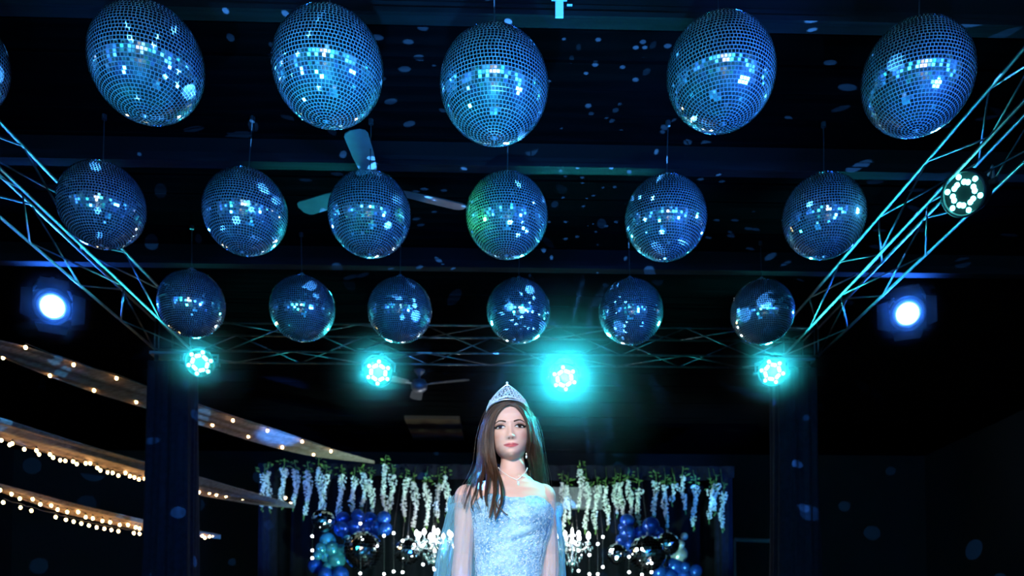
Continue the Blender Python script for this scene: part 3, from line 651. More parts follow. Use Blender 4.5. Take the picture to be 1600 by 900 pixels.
# dots of a light curtain behind
dot_me = MB().sphere((0, 0, 0), .016, 10, 6).mesh('bulb', M['dot'], True)
DOT = [[(488, 838, 860, 872)], [(600, 837, 897)], [(563, 818, 896)], [(615, 833, 893)], [(629, 845, 894)], [(661, 852, 882)], [(679, 860, 890)], [(942, 839, 886)], [(921, 867, 897)], [(904, 860, 892)], [(934, 850, 897)], [(983, 870, 894)], [(1018, 880, 894)], [(1003, 858, 898)]]
for k, D in enumerate(DOT):
    x = D[0][0]; ys = D[0][1:]; yy = BY - .88
    P = [pix(x, y_, yy) for y_ in ys]
    sd = 'left' if x < 790 else 'right'; idx = sorted([d[0][0] for d in DOT if (d[0][0] < 790) == (x < 790)]).index(x)
    t = thing('light_curtain_strand', 'strand of tiny white lights, %s from left on the %s of the woman' % (ORD[idx], sd), 'string lights', P[0], 'white light curtain strands', world=True)
    for p in P: inst('bulb', dot_me, t, p - P[0])
    MB().tube([Vector((P[0].x, P[0].y + .85, ZT)), P[0] + Vector((0, .01, .05))] + [p + Vector((0, .01, 0)) for p in P], .002, 4).build('wire', M['cord'], t)

# ------------------------------------------------------------------ the woman
WY = 3.05
WX = pix(797, 690, WY).x
def vcol_mat(name, rough, **kw):
    m = mat(name, (1, 1, 1), rough, **kw); n, l, b = nodes(m)
    at = n.new('ShaderNodeVertexColor'); at.layer_name = 'Col'; l.new(at.outputs['Color'], b.inputs['Base Color']); return m
M['skin'] = vcol_mat('skin', .58, Subsurface_Weight=.12, Subsurface_Scale=.02)
M['skin'].node_tree.nodes['Principled BSDF'].inputs['Subsurface Radius'].default_value = (1, .35, .2)
M['hair'] = mat('brown_hair', (.10, .045, .022), .36, Specular_IOR_Level=.55)
_n, _l, _b = nodes(M['hair'])
_oi = _n.new('ShaderNodeNewGeometry'); _cr = _n.new('ShaderNodeValToRGB')
_cr.color_ramp.elements[0].color = (.010, .005, .003, 1); _cr.color_ramp.elements[1].color = (.10, .047, .028, 1)
_l.new(_oi.outputs['Random Per Island'], _cr.inputs[0]); _l.new(_cr.outputs[0], _b.inputs['Base Color'])
M['scalp'] = mat('dark_roots', (.03, .013, .008), .6)
M['eye'] = vcol_mat('eye', .08)
M['lash'] = mat('lash', (.006, .004, .004), .6)
M['brow'] = mat('brow', (.06, .03, .02), .7)
M['silver'] = mat('tiara_silver', (.92, .95, 1.0), .35, .8)
M['gem'] = mat('tiara_gem', (.80, .90, 1.0), .12, .35)
M['pearl'] = mat('pearl', (.85, .82, .78), .2)
# lace: pale blue with raised embroidery and silver thread
m = M['lace'] = mat('blue_lace', (.40, .66, .85), .5, Specular_IOR_Level=.6); _n, _l, _b = nodes(m)
tc = _n.new('ShaderNodeTexCoord'); vo = _n.new('ShaderNodeTexVoronoi'); vo.feature = 'DISTANCE_TO_EDGE'; vo.inputs['Scale'].default_value = 60
no = _n.new('ShaderNodeTexNoise'); no.inputs['Scale'].default_value = 90; no.inputs['Detail'].default_value = 5
n2 = _n.new('ShaderNodeTexNoise'); n2.inputs['Scale'].default_value = 16; n2.inputs['Detail'].default_value = 3
mx = _n.new('ShaderNodeMixRGB'); mx.blend_type = 'MIX'; cr = _n.new('ShaderNodeValToRGB')
cr.color_ramp.elements[0].position = .36; cr.color_ramp.elements[1].position = .62
cr.color_ramp.elements[0].color = (.12, .33, .60, 1); cr.color_ramp.elements[1].color = (.42, .70, .90, 1)
ad = _n.new('ShaderNodeMath'); ad.operation = 'MULTIPLY_ADD'; ad.inputs[1].default_value = 1.1
_l.new(tc.outputs['Object'], vo.inputs['Vector']); _l.new(tc.outputs['Object'], no.inputs['Vector']); _l.new(tc.outputs['Object'], n2.inputs['Vector'])
mm = _n.new('ShaderNodeMath'); mm.operation = 'MULTIPLY_ADD'; mm.inputs[1].default_value = .55
_l.new(no.outputs['Fac'], mm.inputs[0]); _l.new(n2.outputs['Fac'], ad.inputs[0]); ad.inputs[1].default_value = .5
ad.inputs[2].default_value = -.02; _l.new(ad.outputs[0], mm.inputs[2]); _l.new(mm.outputs[0], cr.inputs[0]); _l.new(cr.outputs[0], _b.inputs['Base Color'])
bp = _n.new('ShaderNodeBump'); bp.inputs['Strength'].default_value = .9; bp.inputs['Distance'].default_value = .006
_l.new(mm.outputs[0], bp.inputs['Height']); _l.new(bp.outputs[0], _b.inputs['Normal'])
M['sequin'] = mat('silver_sequin', (.66, .84, .95), .25, .0)
# sheer tulle: mostly see-through, pale blue
m = M['tulle'] = bpy.data.materials.new('sheer_tulle'); m.use_nodes = True; _n, _l = m.node_tree.nodes, m.node_tree.links
_b = _n['Principled BSDF']; _b.inputs['Base Color'].default_value = (.36, .66, .86, 1); _b.inputs['Roughness'].default_value = .6
tr = _n.new('ShaderNodeBsdfTransparent'); ms = _n.new('ShaderNodeMixShader'); tl = _n.new('ShaderNodeBsdfTranslucent'); tl.inputs[0].default_value = (.36, .68, .86, 1); m2 = _n.new('ShaderNodeMixShader'); m2.inputs[0].default_value = .4
lw = _n.new('ShaderNodeLayerWeight'); lw.inputs[0].default_value = .35; mr = _n.new('ShaderNodeMapRange'); mr.inputs['To Min'].default_value = .20; mr.inputs['To Max'].default_value = .75
_l.new(lw.outputs['Facing'], mr.inputs[0]); _l.new(mr.outputs[0], ms.inputs[0])
_l.new(_b.outputs[0], m2.inputs[1]); _l.new(tl.outputs[0], m2.inputs[2]); _l.new(tr.outputs[0], ms.inputs[1]); _l.new(m2.outputs[0], ms.inputs[2]); _l.new(ms.outputs[0], _n['Material Output'].inputs['Surface'])

WB = (WX, WY, 0)
person = thing('person', 'young woman in a pale blue lace off-shoulder gown, facing the camera with arms down', 'person', WB, world=True)
def W(px, py, dy=0.0): return pix(px, py, WY + dy)
def wx(px): return W(px, 800).x
def wz(py): return W(797, py).z

def lerp_table(T, z):
    """T rows sorted by descending first value"""
    if z >= T[0][0]: return T[0][1:]
    for a, b in zip(T, T[1:]):
        if a[0] >= z >= b[0]:
            f = (a[0] - z) / (a[0] - b[0]); f = f * f * (3 - 2 * f) * .5 + f * .5
            return tuple(p + (q - p) * f for p, q in zip(a[1:], b[1:]))
    return T[-1][1:]

# head, in its own frame: origin on the eye line, x to the picture's right, y to the back, z up
HT = [(.116, .004, .004, .004), (.112, .026, .022, .03), (.102, .043, .042, .055), (.088, .055, .060, .072), (.068, .064, .076, .086), (.045, .0685, .086, .094), (.022, .0695, .089, .098), (.0, .068, .086, .098),
      (-.02, .0665, .086, .094), (-.04, .063, .085, .084), (-.06, .056, .083, .066), (-.077, .046, .081, .046), (-.090, .034, .079, .026), (-.100, .021, .072, .012), (-.105, .007, .058, .0)]
def G(x, z, cx, cz, sx, sz): return math.exp(-((x - cx) / sx) ** 2 - ((z - cz) / sz) ** 2)
def face_bump(x, z):
    ax = abs(x); d = 0
    f = min(max((.012 - z) / .050, 0), 1)                       # nose ridge
    if -.052 < z < .02:
        d += (.0035 + .0145 * f ** 1.3) * math.exp(-(x / (.0065 + .0055 * f)) ** 2) * (1 if z > -.036 else max(0, 1 - ((-.036 - z) / .012)) ** .7)
    d += .0060 * G(ax, z, .0110, -.0385, .0065, .0065)
    d -= .0085 * G(ax, z, .031, .000, .018, .011)               # sockets
    d += .003 * G(ax, z, .030, .021, .022, .007)                # brow bone
    d += .004 * G(ax, z, .044, -.026, .017, .016)               # cheekbones
    d += .0045 * G(ax, z, .006, -.0605, .013, .0042) + .0055 * G(x, z, 0, -.0715, .015, .0055)
    d -= .0035 * G(x, z, 0, -.0658, .022, .0016)
    d -= .003 * G(x, z, 0, -.080, .016, .004) + .002 * G(x, z, 0, -.053, .004, .006)
    d += .005 * G(x, z, 0, -.092, .015, .010)
    return d
ROLL = math.radians(-3.6); EYE0 = W(797, 669, -.075)
HO = Vector((EYE0.x, WY - .005, EYE0.z))
HM = Matrix.Translation(HO) @ Matrix.Rotation(ROLL, 4, 'Y') @ Matrix.Rotation(math.radians(-2), 4, 'X') @ Matrix.Diagonal((1, 1, .955, 1))
def head_pt(a, z):
    """a: angle from the face's front, positive to picture right"""
    w_, f_, b_ = lerp_table(HT, z); c, s_ = math.cos(a), math.sin(a)
    ex = 2.25 if c > 0 else 2.0
    x = w_ * math.copysign(abs(s_) ** (2 / ex), s_); y = -(f_ if c > 0 else b_) * math.copysign(abs(c) ** (2 / ex), c)
    if c > 0:
        k = min(1, max(0, (c - .25) / .35)); y -= face_bump(x, z) * k
    return Vector((x, y, z))
def face_y(x, z):
    w_, f_, b_ = lerp_table(HT, z); q = min(.999, abs(x) / w_)
    return -(f_ * (1 - q ** 2.25) ** (1 / 2.25)) - face_bump(x, z)
hb = MB(); rv = []
NZ, NA = 130, 160
for i in range(NZ + 1):
    z = .116 - .221 * i / NZ; rv.append([HM @ head_pt(2 * math.pi * k / NA, z) for k in range(NA)])
hb.grid(rv, True); n0 = len(hb.v); hb.f.append(tuple(range(NA))); hb.f.append(tuple(n0 - 1 - k for k in range(NA)))
# ears
for sg in (-1, 1): hb.sphere(HM @ Vector((sg * .070, .012, -.012)), .03, 12, 8, (.3, .55, 1))

# torso: rows of (z, centre x, half width, front depth, back depth)
TR = [(wz(700), wx(800.5), .038, .040, .052), (wz(718), wx(801), .0405, .046, .050), (wz(735), wx(801), .046, .050, .060), (wz(743), wx(799.5), .058, .054, .070), (wz(750), wx(797.5), .080, .062, .078),
      (wz(757), wx(795), .122, .072, .086), (wz(768), wx(793), .146, .086, .092), (wz(782), wx(794.5), .146, .100, .098), (wz(798), wx(799), .138, .116, .096), (wz(815), wx(801), .133, .122, .092), (wz(832), wx(800), .126, .112, .088),
      (wz(855), wx(797), .116, .100, .084), (wz(880), wx(795), .108, .092, .080), (wz(905), wx(794), .104, .088, .078), (wz(940), wx(794), .112, .094, .088), (wz(985), wx(794), .150, .11, .12), (wz(1010), wx(794), .155, .11, .12)]
def torso_pt(a, z, off=0.0):
    cx, w_, f_, b_ = lerp_table(TR, z); c, s_ = math.cos(a), math.sin(a); ex = 2.3
    x = (w_ + off) * math.copysign(abs(s_) ** (2 / ex), s_); y = -((f_ if c > 0 else b_) + off) * math.copysign(abs(c) ** (2 / ex), c)
    if c > 0:
        for sg in (-1, 1): y -= .020 * math.exp(-((x - sg * .062) / .048) ** 2 - ((z - wz(812)) / .045) ** 2)
        y += .006 * math.exp(-(x / .02) ** 2 - ((z - wz(800)) / .05) ** 2)
        for sg in (-1, 1): y += -.005 * math.exp(-((z - (wz(748) + abs(x) * .05)) / .007) ** 2) * (1 if .02 < abs(x) < .11 else 0)   # collarbones
    return Vector((cx + x, WY + .015 + y, z))
rv = []
z0, z1 = TR[0][0], TR[-1][0]
for i in range(121):
    z = z0 + (z1 - z0) * i / 120; rv.append([torso_pt(2 * math.pi * k / 96, z) for k in range(96)])
n0 = len(hb.v); hb.grid(rv, True); hb.f.append(tuple(n0 + k for k in range(96))); e = len(hb.v) - 96; hb.f.append(tuple(e + 95 - k for k in range(96)))
# neck column up into the head
hb.tube([W(801, 745, .035), W(801, 725, .03), W(800, 705, .022), W(798.5, 680, .015)], [.050, .0415, .0395, .040], 24)
# arms and hands
def arm(sg, S, E, Wr):
    hb.sphere(S + Vector((0, 0, .002)), .0455, 20, 14); hb.tube([S + Vector((-sg * .085, .012, .012)), S + Vector((-sg * .03, .006, .010)), S], [.040, .043, .040], 18)
    pts = [S + Vector((0, 0, .01)), S, S.lerp(E, .25), S.lerp(E, .6), E, E.lerp(Wr, .25), E.lerp(Wr, .65), Wr, Wr + (Wr - E).normalized() * .03]
    hb.tube(pts, [.036, .0445, .0425, .0385, .035, .037, .031, .0245, .026], 20)
    d = (Wr - E).normalized(); f = Vector((0, -1, 0)); f = (f - d * f.dot(d)).normalized(); pal = Wr + d * .055
    # palm faces the thigh: thin across x, wide along y
    hb.tube([Wr + d * .01, Wr + d * .045, Wr + d * .085], [.026, .036, .036], 16, flat=.45) if False else hb.sphere(pal, .045, 16, 10, (.36, .85, 1.05))
    for q, ln in enumerate((.062, .072, .068, .055)):
        o_ = (q - 1.5) * -.019; b0 = pal + d * .03 - f * o_ * -1
        k1 = b0 + d * ln * .5 + Vector((-sg * .004, 0, 0)); k2 = k1 + d * ln * .32 + Vector((-sg * .012, 0, 0)); k3 = k2 + d * ln * .25 + Vector((-sg * .016, 0, 0))
        hb.tube([b0, k1, k2, k3], [.0088, .0084, .0076, .0055], 10)
    tb = pal + f * .030 - d * .02
    hb.tube([tb, tb + f * .018 + d * .030, tb + f * .022 + d * .055 + Vector((-sg * .006, 0, 0))], [.0115, .0098, .007], 10)
SL, EL, WL_ = W(730.5, 778, .01), W(724, 868, .02), W(716, 965, -.03)
SR, ER, WR_ = W(848, 777, .01), W(858, 868, .045), W(856, 965, .0)
arm(-1, SL, EL, WL_); arm(1, SR, ER, WR_)
# knit everything into one skin
tmp = bpy.data.objects.new('tmp_body', hb.mesh('tmp_body', None, off=WB)); COL.objects.link(tmp)
md = tmp.modifiers.new('r', 'REMESH'); md.mode = 'VOXEL'; md.voxel_size = .0026
sm = tmp.modifiers.new('s', 'SMOOTH'); sm.factor = .5; sm.iterations = 3
dg = bpy.context.evaluated_depsgraph_get(); body_me = bpy.data.meshes.new_from_object(tmp.evaluated_get(dg)); bpy.data.objects.remove(tmp)
body_me.name = 'body'; body_me.materials.clear(); body_me.materials.append(M['skin'])
body_me.polygons.foreach_set('use_smooth', [True] * len(body_me.polygons))
# make-up, skin colour and painted shade by position on the face
nv = len(body_me.vertices); co = np.empty(nv * 3); body_me.vertices.foreach_get('co', co); co = co.reshape(-1, 3) + np.array(WB)
Mi = np.array(HM.inverted()); hc = co @ Mi[:3, :3].T + Mi[:3, 3]
colr = np.tile(np.array([.66, .42, .36]), (nv, 1))
x, yv, z = hc[:, 0], hc[:, 1], hc[:, 2]; ax = np.abs(x); front = (yv < -.035) & (z < .12) & (z > -.118)
def paint(mask, c):
    mask = (np.clip(mask, 0, 1) * front)[:, None]; colr[:] = colr * (1 - mask) + np.array(c) * mask
sig = lambda t: 1 / (1 + np.exp(-np.clip(t, -40, 40)))
paint(.45 * np.exp(-((ax - .046) / .014) ** 2 - ((z + .032) / .014) ** 2), (.62, .24, .19))          # blush
hw = .0265                                                                                            # lips
q = np.clip(ax / hw, 0, 1); mid = -.0658 + .0022 * q ** 2; up = mid + .0066 * (1 - q ** 1.6) - .0018 * np.exp(-(ax / .004) ** 2); lo = mid - .0098 * (1 - q ** 2.2)
paint(sig((up - z) / .0006) * sig((z - lo) / .0006) * (ax < hw), (.52, .10, .12))
paint(sig((.0011 - np.abs(z - mid)) / .0004) * (ax < hw * .95), (.22, .03, .035))  # dark seam between the lips: shade painted into the colour
paint(.9 * np.exp(-((ax - .0062) / .0036) ** 2 - ((z + .0445) / .0026) ** 2), (.10, .03, .02))         # nostrils, their shade painted into the skin colour
paint(.8 * np.exp(-((ax - .036) / .017) ** 2 - ((z - .0080) / .0065) ** 2), (.42, .14, .09))
paint(.7 * np.exp(-((ax - .046) / .006) ** 2 - ((z - .003) / .005) ** 2), (.08, .03, .025))          # eye shadow
paint(.35 * np.exp(-((ax - .0335) / .012) ** 2 - ((z - .0145) / .003) ** 2), (.75, .55, .45))
ca = body_me.color_attributes.new('Col', 'FLOAT_COLOR', 'POINT')
ca.data.foreach_set('color', np.concatenate([colr, np.ones((nv, 1))], 1).ravel())
body = inst('body', body_me, person)
tris = [tuple(p.vertices) for p in body_me.polygons]
bvh = BVHTree.FromPolygons([Vector(v) for v in co], tris)
CAMP = Vector((0, 0, CAMZ))
def on_body(px, py, lift=.003):
    d = (W(px, py) - CAMP).normalized(); h = bvh.ray_cast(CAMP, d)
    return (h[0] + h[1] * lift) if h[0] is not None else W(px, py, -.09)
def HW(x, z, lift=0.0): return HM @ Vector((x, face_y(x, z) - lift, z))

# eyes, lashes, brows
for sg in (-1, 1):
    cx = sg * .0320; hwid = .0162
    ev, ec, ef = [], [], []
    NU, NV = 20, 8
    for j in range(NV + 1):
        for i in range(NU + 1):
            u = -1 + 2 * i / NU; tp = .0060 * (1 - u * u) ** .55 + .0012 * u * sg * sg; bt = -.0036 * (1 - u * u) ** .7 + .0008 * u
            zz = bt + (tp - bt) * j / NV; xx = cx + sg * u * hwid
            bulge = .0050 * max(0, 1 - u * u) ** .5
            ev.append(HM @ Vector((xx, face_y(xx, zz * .5) - .0005 - bulge, zz)))
            rr = math.hypot(u * hwid - .001, zz - .0016)
            ec.append((.008, .006, .005) if rr < .0030 else ((.07, .035, .02) if rr < .0062 else (.62, .60, .60)))
    for j in range(NV):
        for i in range(NU): a = j * (NU + 1) + i; ef.append((a, a + 1, a + NU + 2, a + NU + 1))
    mb = MB().add(ev, ef); eo = mb.build('eye', M['eye'], person, True)
    ca = eo.data.color_attributes.new('Col', 'FLOAT_COLOR', 'POINT'); ca.data.foreach_set('color', [q for c in ec for q in (*c, 1)])
    P, Rr = [], []
    for i in range(17):
        u = -1 + 2.3 * i / 16; uu = min(u, 1); tp = .0063 * max(0, 1 - uu * uu) ** .55 + .0012 * uu + (.0045 * (u - 1) / .3 if u > 1 else 0)
        xx = cx + sg * u * hwid; P.append(HM @ Vector((xx, face_y(xx, tp * .5) - .0058 * max(.15, 1 - uu * uu) ** .5 - .001, tp))); Rr.append(.0010 + .0030 * (i / 16) ** .8 * (1 if i < 15 else .4))
    lash = MB().tube(P, Rr, 6)
    for i in range(4, 17):
        d = Vector((sg * (.0012 + .004 * i / 16), -.0045, .0042)); lash.tube([P[i], P[i] + d * .6, P[i] + d * 1.1 + Vector((0, 0, .001))], [.0007, .0005, .0002], 4)
    lash.build('upper_lash', M['lash'], eo, True, off=WB)
    P = []
    for i in range(9):
        u = -.2 + 1.2 * i / 8; bt = -.0037 * max(0, 1 - u * u) ** .7 + .0008 * u; xx = cx + sg * u * hwid
        P.append(HM @ Vector((xx, face_y(xx, bt * .5) - .0052 * max(.1, 1 - u * u) ** .5 - .0006, bt)))
    MB().tube(P, .00065, 5).build('lower_lash', M['lash'], eo, True, off=WB)
    P, Rr = [], []
    for i in range(13):
        f = i / 12; xx = sg * (.0135 + .037 * f); zz = .0160 + .0062 * math.sin(min(1, f * 1.5) * math.pi / 2) - .009 * max(0, f - .62) ** 1.2 * 2
        P.append(HW(xx, zz, .0006)); Rr.append(.0025 * (1 - .7 * f) * (.75 + .25 * min(1, f * 6)) + .0004)
    MB().tube(P, Rr, 6).build('eyebrow', M['brow'], person, True)

# ---------------- hair
def catmull(P, n):
    P = [P[0]] + list(P) + [P[-1]]; out = []; m_ = len(P) - 3
    for i in range(n):
        t = i / (n - 1) * m_; k = min(int(t), m_ - 1); f = t - k; a, b, c, d = P[k:k + 4]
        out.append(.5 * ((2 * b) + (c - a) * f + (2 * a - 5 * b + 4 * c - d) * f * f + (3 * b - a - 3 * c + d) * f ** 3))
    return out
def guide(L, n=30): return catmull([np.array(W(*p)) for p in L], n)
GLF = [guide(L) for L in (
    [(796, 632, -.082), (786, 636, -.084), (775, 650, -.080), (768, 672, -.074), (769, 700, -.068), (775, 728, -.078), (782, 752, -.108), (781, 782, -.135), (773, 812, -.142)],
    [(796, 629, -.070), (780, 634, -.066), (767, 650, -.058), (760, 676, -.052), (760, 706, -.050), (765, 735, -.070), (770, 760, -.104), (768, 788, -.130), (769, 810, -.140)],
    [(796, 626, -.045), (776, 631, -.035), (761, 652, -.026), (754, 684, -.020), (753, 716, -.018), (752, 742, -.040), (749, 764, -.074), (752, 785, -.100), (762, 806, -.122)],
    [(796, 623, -.01), (775, 629, .010), (759, 654, .022), (752, 688, .030), (750, 722, .030), (741, 745, .0), (733, 762, -.045), (730, 778, -.06), (728, 796, -.064)],
    [(797, 621, .03), (778, 629, .05), (762, 656, .068), (755, 694, .078), (752, 730, .085), (748, 760, .100), (750, 790, .118)],
    [(797, 622, .05), (790, 630, .088), (782, 660, .105), (778, 700, .110), (778, 740, .115), (780, 790, .125)])]
GRT = [guide(L) for L in (
    [(796, 632, -.082), (806, 634, -.083), (817, 646, -.078), (824, 664, -.068), (827, 686, -.056), (827, 706, -.035), (829, 726, .0), (832, 744, .055), (836, 765, .100)],
    [(796, 629, -.068), (812, 632, -.062), (825, 648, -.050), (832, 672, -.040), (836, 698, -.028), (838, 722, .0), (840, 742, .045), (842, 765, .098)],
    [(796, 626, -.04), (814, 630, -.028), (830, 650, -.016), (838, 680, -.006), (843, 708, .01), (846, 732, .04), (847, 752, .075), (848, 770, .106)],
    [(797, 623, .0), (813, 629, .018), (828, 654, .034), (837, 690, .045), (842, 722, .06), (845, 750, .090), (846, 775, .110)],
    [(797, 621, .04), (810, 630, .066), (822, 660, .082), (830, 700, .090), (834, 738, .098), (836, 780, .118)],
    [(797, 622, .05), (801, 630, .088), (806, 660, .105), (808, 700, .110), (808, 740, .115), (806, 790, .125)])]
hr = random.Random(11); hair = MB()
def at_guide(GS, t, q):
    k = min(int(t), len(GS) - 2); f = t - k; q = q * 29; a = min(int(q), 28); b = q - a
    return (GS[k][a] * (1 - b) + GS[k][a + 1] * b) * (1 - f) + (GS[k + 1][a] * (1 - b) + GS[k + 1][a + 1] * b) * f
def lock(GS, t, N, rad, amp, cyc, end, tail=None):
    """a lock of hair: N strands round one path, gathered to a point, waving together"""
    ph = hr.random() * 6.28; n = 30; tl = catmull([np.array(W(*p)) for p in tail], 30) if tail else None
    for _ in range(N):
        a0 = hr.random() * 6.28; rr = math.sqrt(hr.random()); tt = min(len(GS) - 1.001, max(0, t + hr.gauss(0, .16))); cut = end * (1 - abs(hr.gauss(0, .05))); pts = []
        fz = hr.gauss(0, .0014); fx = hr.gauss(0, .0014); dp = hr.gauss(0, .18)
        for i in range(n):
            s_ = i / (n - 1) * cut; near = max(0, 1 - s_ / .45)
            P = at_guide(GS, tt * near + t * (1 - near), s_)
            if tl is not None:
                w_ = min(1, max(0, (s_ - .45) / .25)); w_ = w_ * w_ * (3 - 2 * w_); q = max(0, (s_ - .45) / .55) * 28.99; a = int(q); P = P * (1 - w_) + (tl[a] * (1 - (q - a)) + tl[a + 1] * (q - a)) * w_
            R_ = rad * min(1, .35 + 1.6 * s_) * (1 - .8 * max(0, (s_ / end - .55) / .45) ** 1.3)
            wv = amp * max(0, s_ - .30) ** .8; g = ph + dp + s_ * 6.28 * cyc
            P = P + np.array([R_ * rr * math.cos(a0) + wv * math.sin(g) + fx * math.sin(s_ * 9 + a0), R_ * rr * math.sin(a0) + wv * .8 * math.cos(g), fz * math.sin(s_ * 7)])
            pts.append(P)
        r0 = hr.uniform(.0006, .0012)
        hair.tube(pts, [r0 * (1 - .7 * (i / (n - 1)) ** 2.2) for i in range(n)], 3, caps=False)
for t_, N, rad, amp, end in ((.0, 150, .007, .010, 1.0), (.45, 130, .008, .012, .97), (.9, 150, .009, .013, 1.0), (1.35, 120, .009, .012, .90), (1.8, 120, .008, .011, .84), (2.3, 110, .008, .010, .72), (2.8, 90, .006, .008, .74), (3.0, 60, .0035, .008, 1.0),
                             (3.5, 110, .010, .006, .72), (4.0, 110, .012, .006, .75), (4.6, 110, .013, .004, .8)):
    lock(GLF, t_, N, rad, amp, hr.uniform(1.7, 2.3), end)
lock(GLF, .3, 30, .0022, .004, 2.4, 1.0, [(774, 728, -.085), (783, 752, -.11), (786, 772, -.135), (779, 786, -.14), (786, 800, -.145), (794, 806, -.14)])
lock(GLF, .8, 30, .0022, .006, 2.6, 1.0, [(768, 735, -.08), (777, 758, -.115), (772, 782, -.135), (779, 800, -.142), (775, 815, -.142)])
lock(GLF, 2.2, 24, .0022, .005, 2.0, 1.0, [(752, 738, -.05), (744, 757, -.078), (742, 772, -.088), (738, 786, -.088), (740, 800, -.086)])
for t_, N, rad, amp, end in ((.0, 130, .006, .008, .92), (.4, 120, .008, .010, .95), (.9, 140, .009, .011, .97), (1.4, 130, .009, .011, 1.0), (1.9, 120, .009, .011, 1.0), (2.4, 110, .010, .010, 1.0), (3.0, 120, .012, .008, 1.0), (3.6, 110, .012, .006, .95), (4.3, 110, .013, .004, .9)):
    lock(GRT, t_, N, rad, amp, hr.uniform(1.5, 2.1), end)
# flyaways
for _ in range(70):
    GS = GLF if hr.random() < .4 else GRT; k = hr.choice((1, 2, 3)); o_ = np.array([hr.gauss(0, .004), hr.gauss(0, .012), hr.gauss(0, .004)]); sgn = -1 if GS is GLF else 1
    dr = hr.uniform(.004, .028) * sgn; pts = [GS[k][a] + o_ + np.array([dr * (a / 29) + .003 * math.sin(a * .5 + dr * 900), 0, 0]) for a in range(3, 28, 2)]
    hair.tube(pts, .00045, 3, caps=False)
tag(hair.build('hair', M['hair'], person, True), 'long wavy brown hair parted in the middle', kind='stuff')
# scalp under the hair
rv = []
for i in range(31):
    f = i / 30; z = .1185 - .215 * f; row = []
    for k in range(61):
        lim = .75 + .95 * min(1, max(0, (.085 - z) / .05)); a = lim + (2 * math.pi - 2 * lim) * k / 60
        w_, fr_, b_ = lerp_table(HT, min(z, .1155)); w_, fr_, b_ = w_ + .006, fr_ + .004, b_ + .010
        if z < -.03: w_ = max(w_, .058); b_ = max(b_, .085)
        c, s_ = math.cos(a), math.sin(a); row.append(HM @ Vector((w_ * math.copysign(abs(s_) ** .95, s_), -(fr_ if c > 0 else b_) * c, z)))
    rv.append(row)
MB().grid(rv).build('hair_underlayer', M['scalp'], person, True)

# ---------------- gown
def neckline(a):
    """z of the bodice's top edge for angle a (0 front, + picture right)"""
    a = (a + math.pi) % (2 * math.pi) - math.pi
    T = [(-3.15, 815), (-2.2, 812), (-1.75, 806), (-1.3, 800), (-.95, 793), (-.62, 784), (-.35, 779), (-.15, 781), (.05, 785), (.25, 785), (.48, 781), (.72, 782), (1.0, 789), (1.35, 798), (1.75, 806), (2.2, 812), (3.15, 815)]
    y_ = interp(T, a); return wz(y_ - 1.0 * abs(math.sin(a * 13)))
rv = []
NA = 180
zw = wz(905)
for i in range(71):
    f = i / 70; row = []
    for k in range(NA):
        a = 2 * math.pi * k / NA; zt = neckline(a); z = zt + (zw - zt) * f
        o_ = .0075 + .0025 * math.exp(-(f / .03) ** 2) + .0012 * math.sin(a * 29 + 40 * f) * math.sin(47 * f + a * 7)
        q = torso_pt(a, z, o_)
        if math.cos(a) > 0:                                     # the horizontal crease under the bust
            x_ = q.x - wx(822); zc = wz(843) + x_ * .35; q.y += .007 * math.exp(-((z - zc) / .006) ** 2 - (x_ / .05) ** 2) - .006 * math.exp(-((z - zc - .016) / .012) ** 2 - (x_ / .06) ** 2)
        row.append(q)
    rv.append(row)
inner = [torso_pt(2 * math.pi * k / NA, neckline(2 * math.pi * k / NA) - .004, .002) for k in range(NA)]
MB().grid([inner] + rv, True).build('bodice', M['lace'], person, True)
wcx = lerp_table(TR, zw)[0]
rv2 = [rv[-1]]
for i in range(1, 41):
    f = i / 40; z = zw * (1 - f) + .015; row = []
    for k in range(NA):
        a = 2 * math.pi * k / NA; b0 = rv[-1][k]; d = Vector((b0.x - wcx, b0.y - WY - .015, 0)).normalized()
        rad = .11 + .50 * f ** .8 + (.02 + .035 * f) * f * math.sin(a * 17 + 2 * math.sin(3 * f)) + .02 * f * math.sin(a * 5)
        base = Vector((b0.x, b0.y, 0)); q = Vector((wcx, WY + .015, 0)) + d * rad; q = base.lerp(q, min(1, f * 5)); q.z = z; row.append(q)
    rv2.append(row)
MB().grid(rv2, True).build('skirt', M['lace'], person, True)
# scattered sequins and raised sprigs on the bodice
sq = MB(); sr = random.Random(5)
for _ in range(1500):
    a = sr.uniform(-1.5, 1.5); zt = neckline(a); z = zt + (zw - zt) * sr.random() ** .8
    o_ = .0095; c = torso_pt(a, z, o_); u = (torso_pt(a + .02, z, o_) - c).normalized(); v = (torso_pt(a, z + .004, o_) - c).normalized(); n_ = u.cross(v)
    if n_.y > 0: n_ = -n_
    s_ = sr.uniform(.0012, .0026); an = sr.random() * 3; u, v = u * math.cos(an) + v * math.sin(an), v * math.cos(an) - u * math.sin(an)
    sq.add([c + u * s_ * 1.6, c + v * s_, c - u * s_ * 1.6, c - v * s_, c + n_ * .0012], [(0, 1, 4), (1, 2, 4), (2, 3, 4), (3, 0, 4)])
tag(sq.build('sequins', M['sequin'], person), kind='stuff')
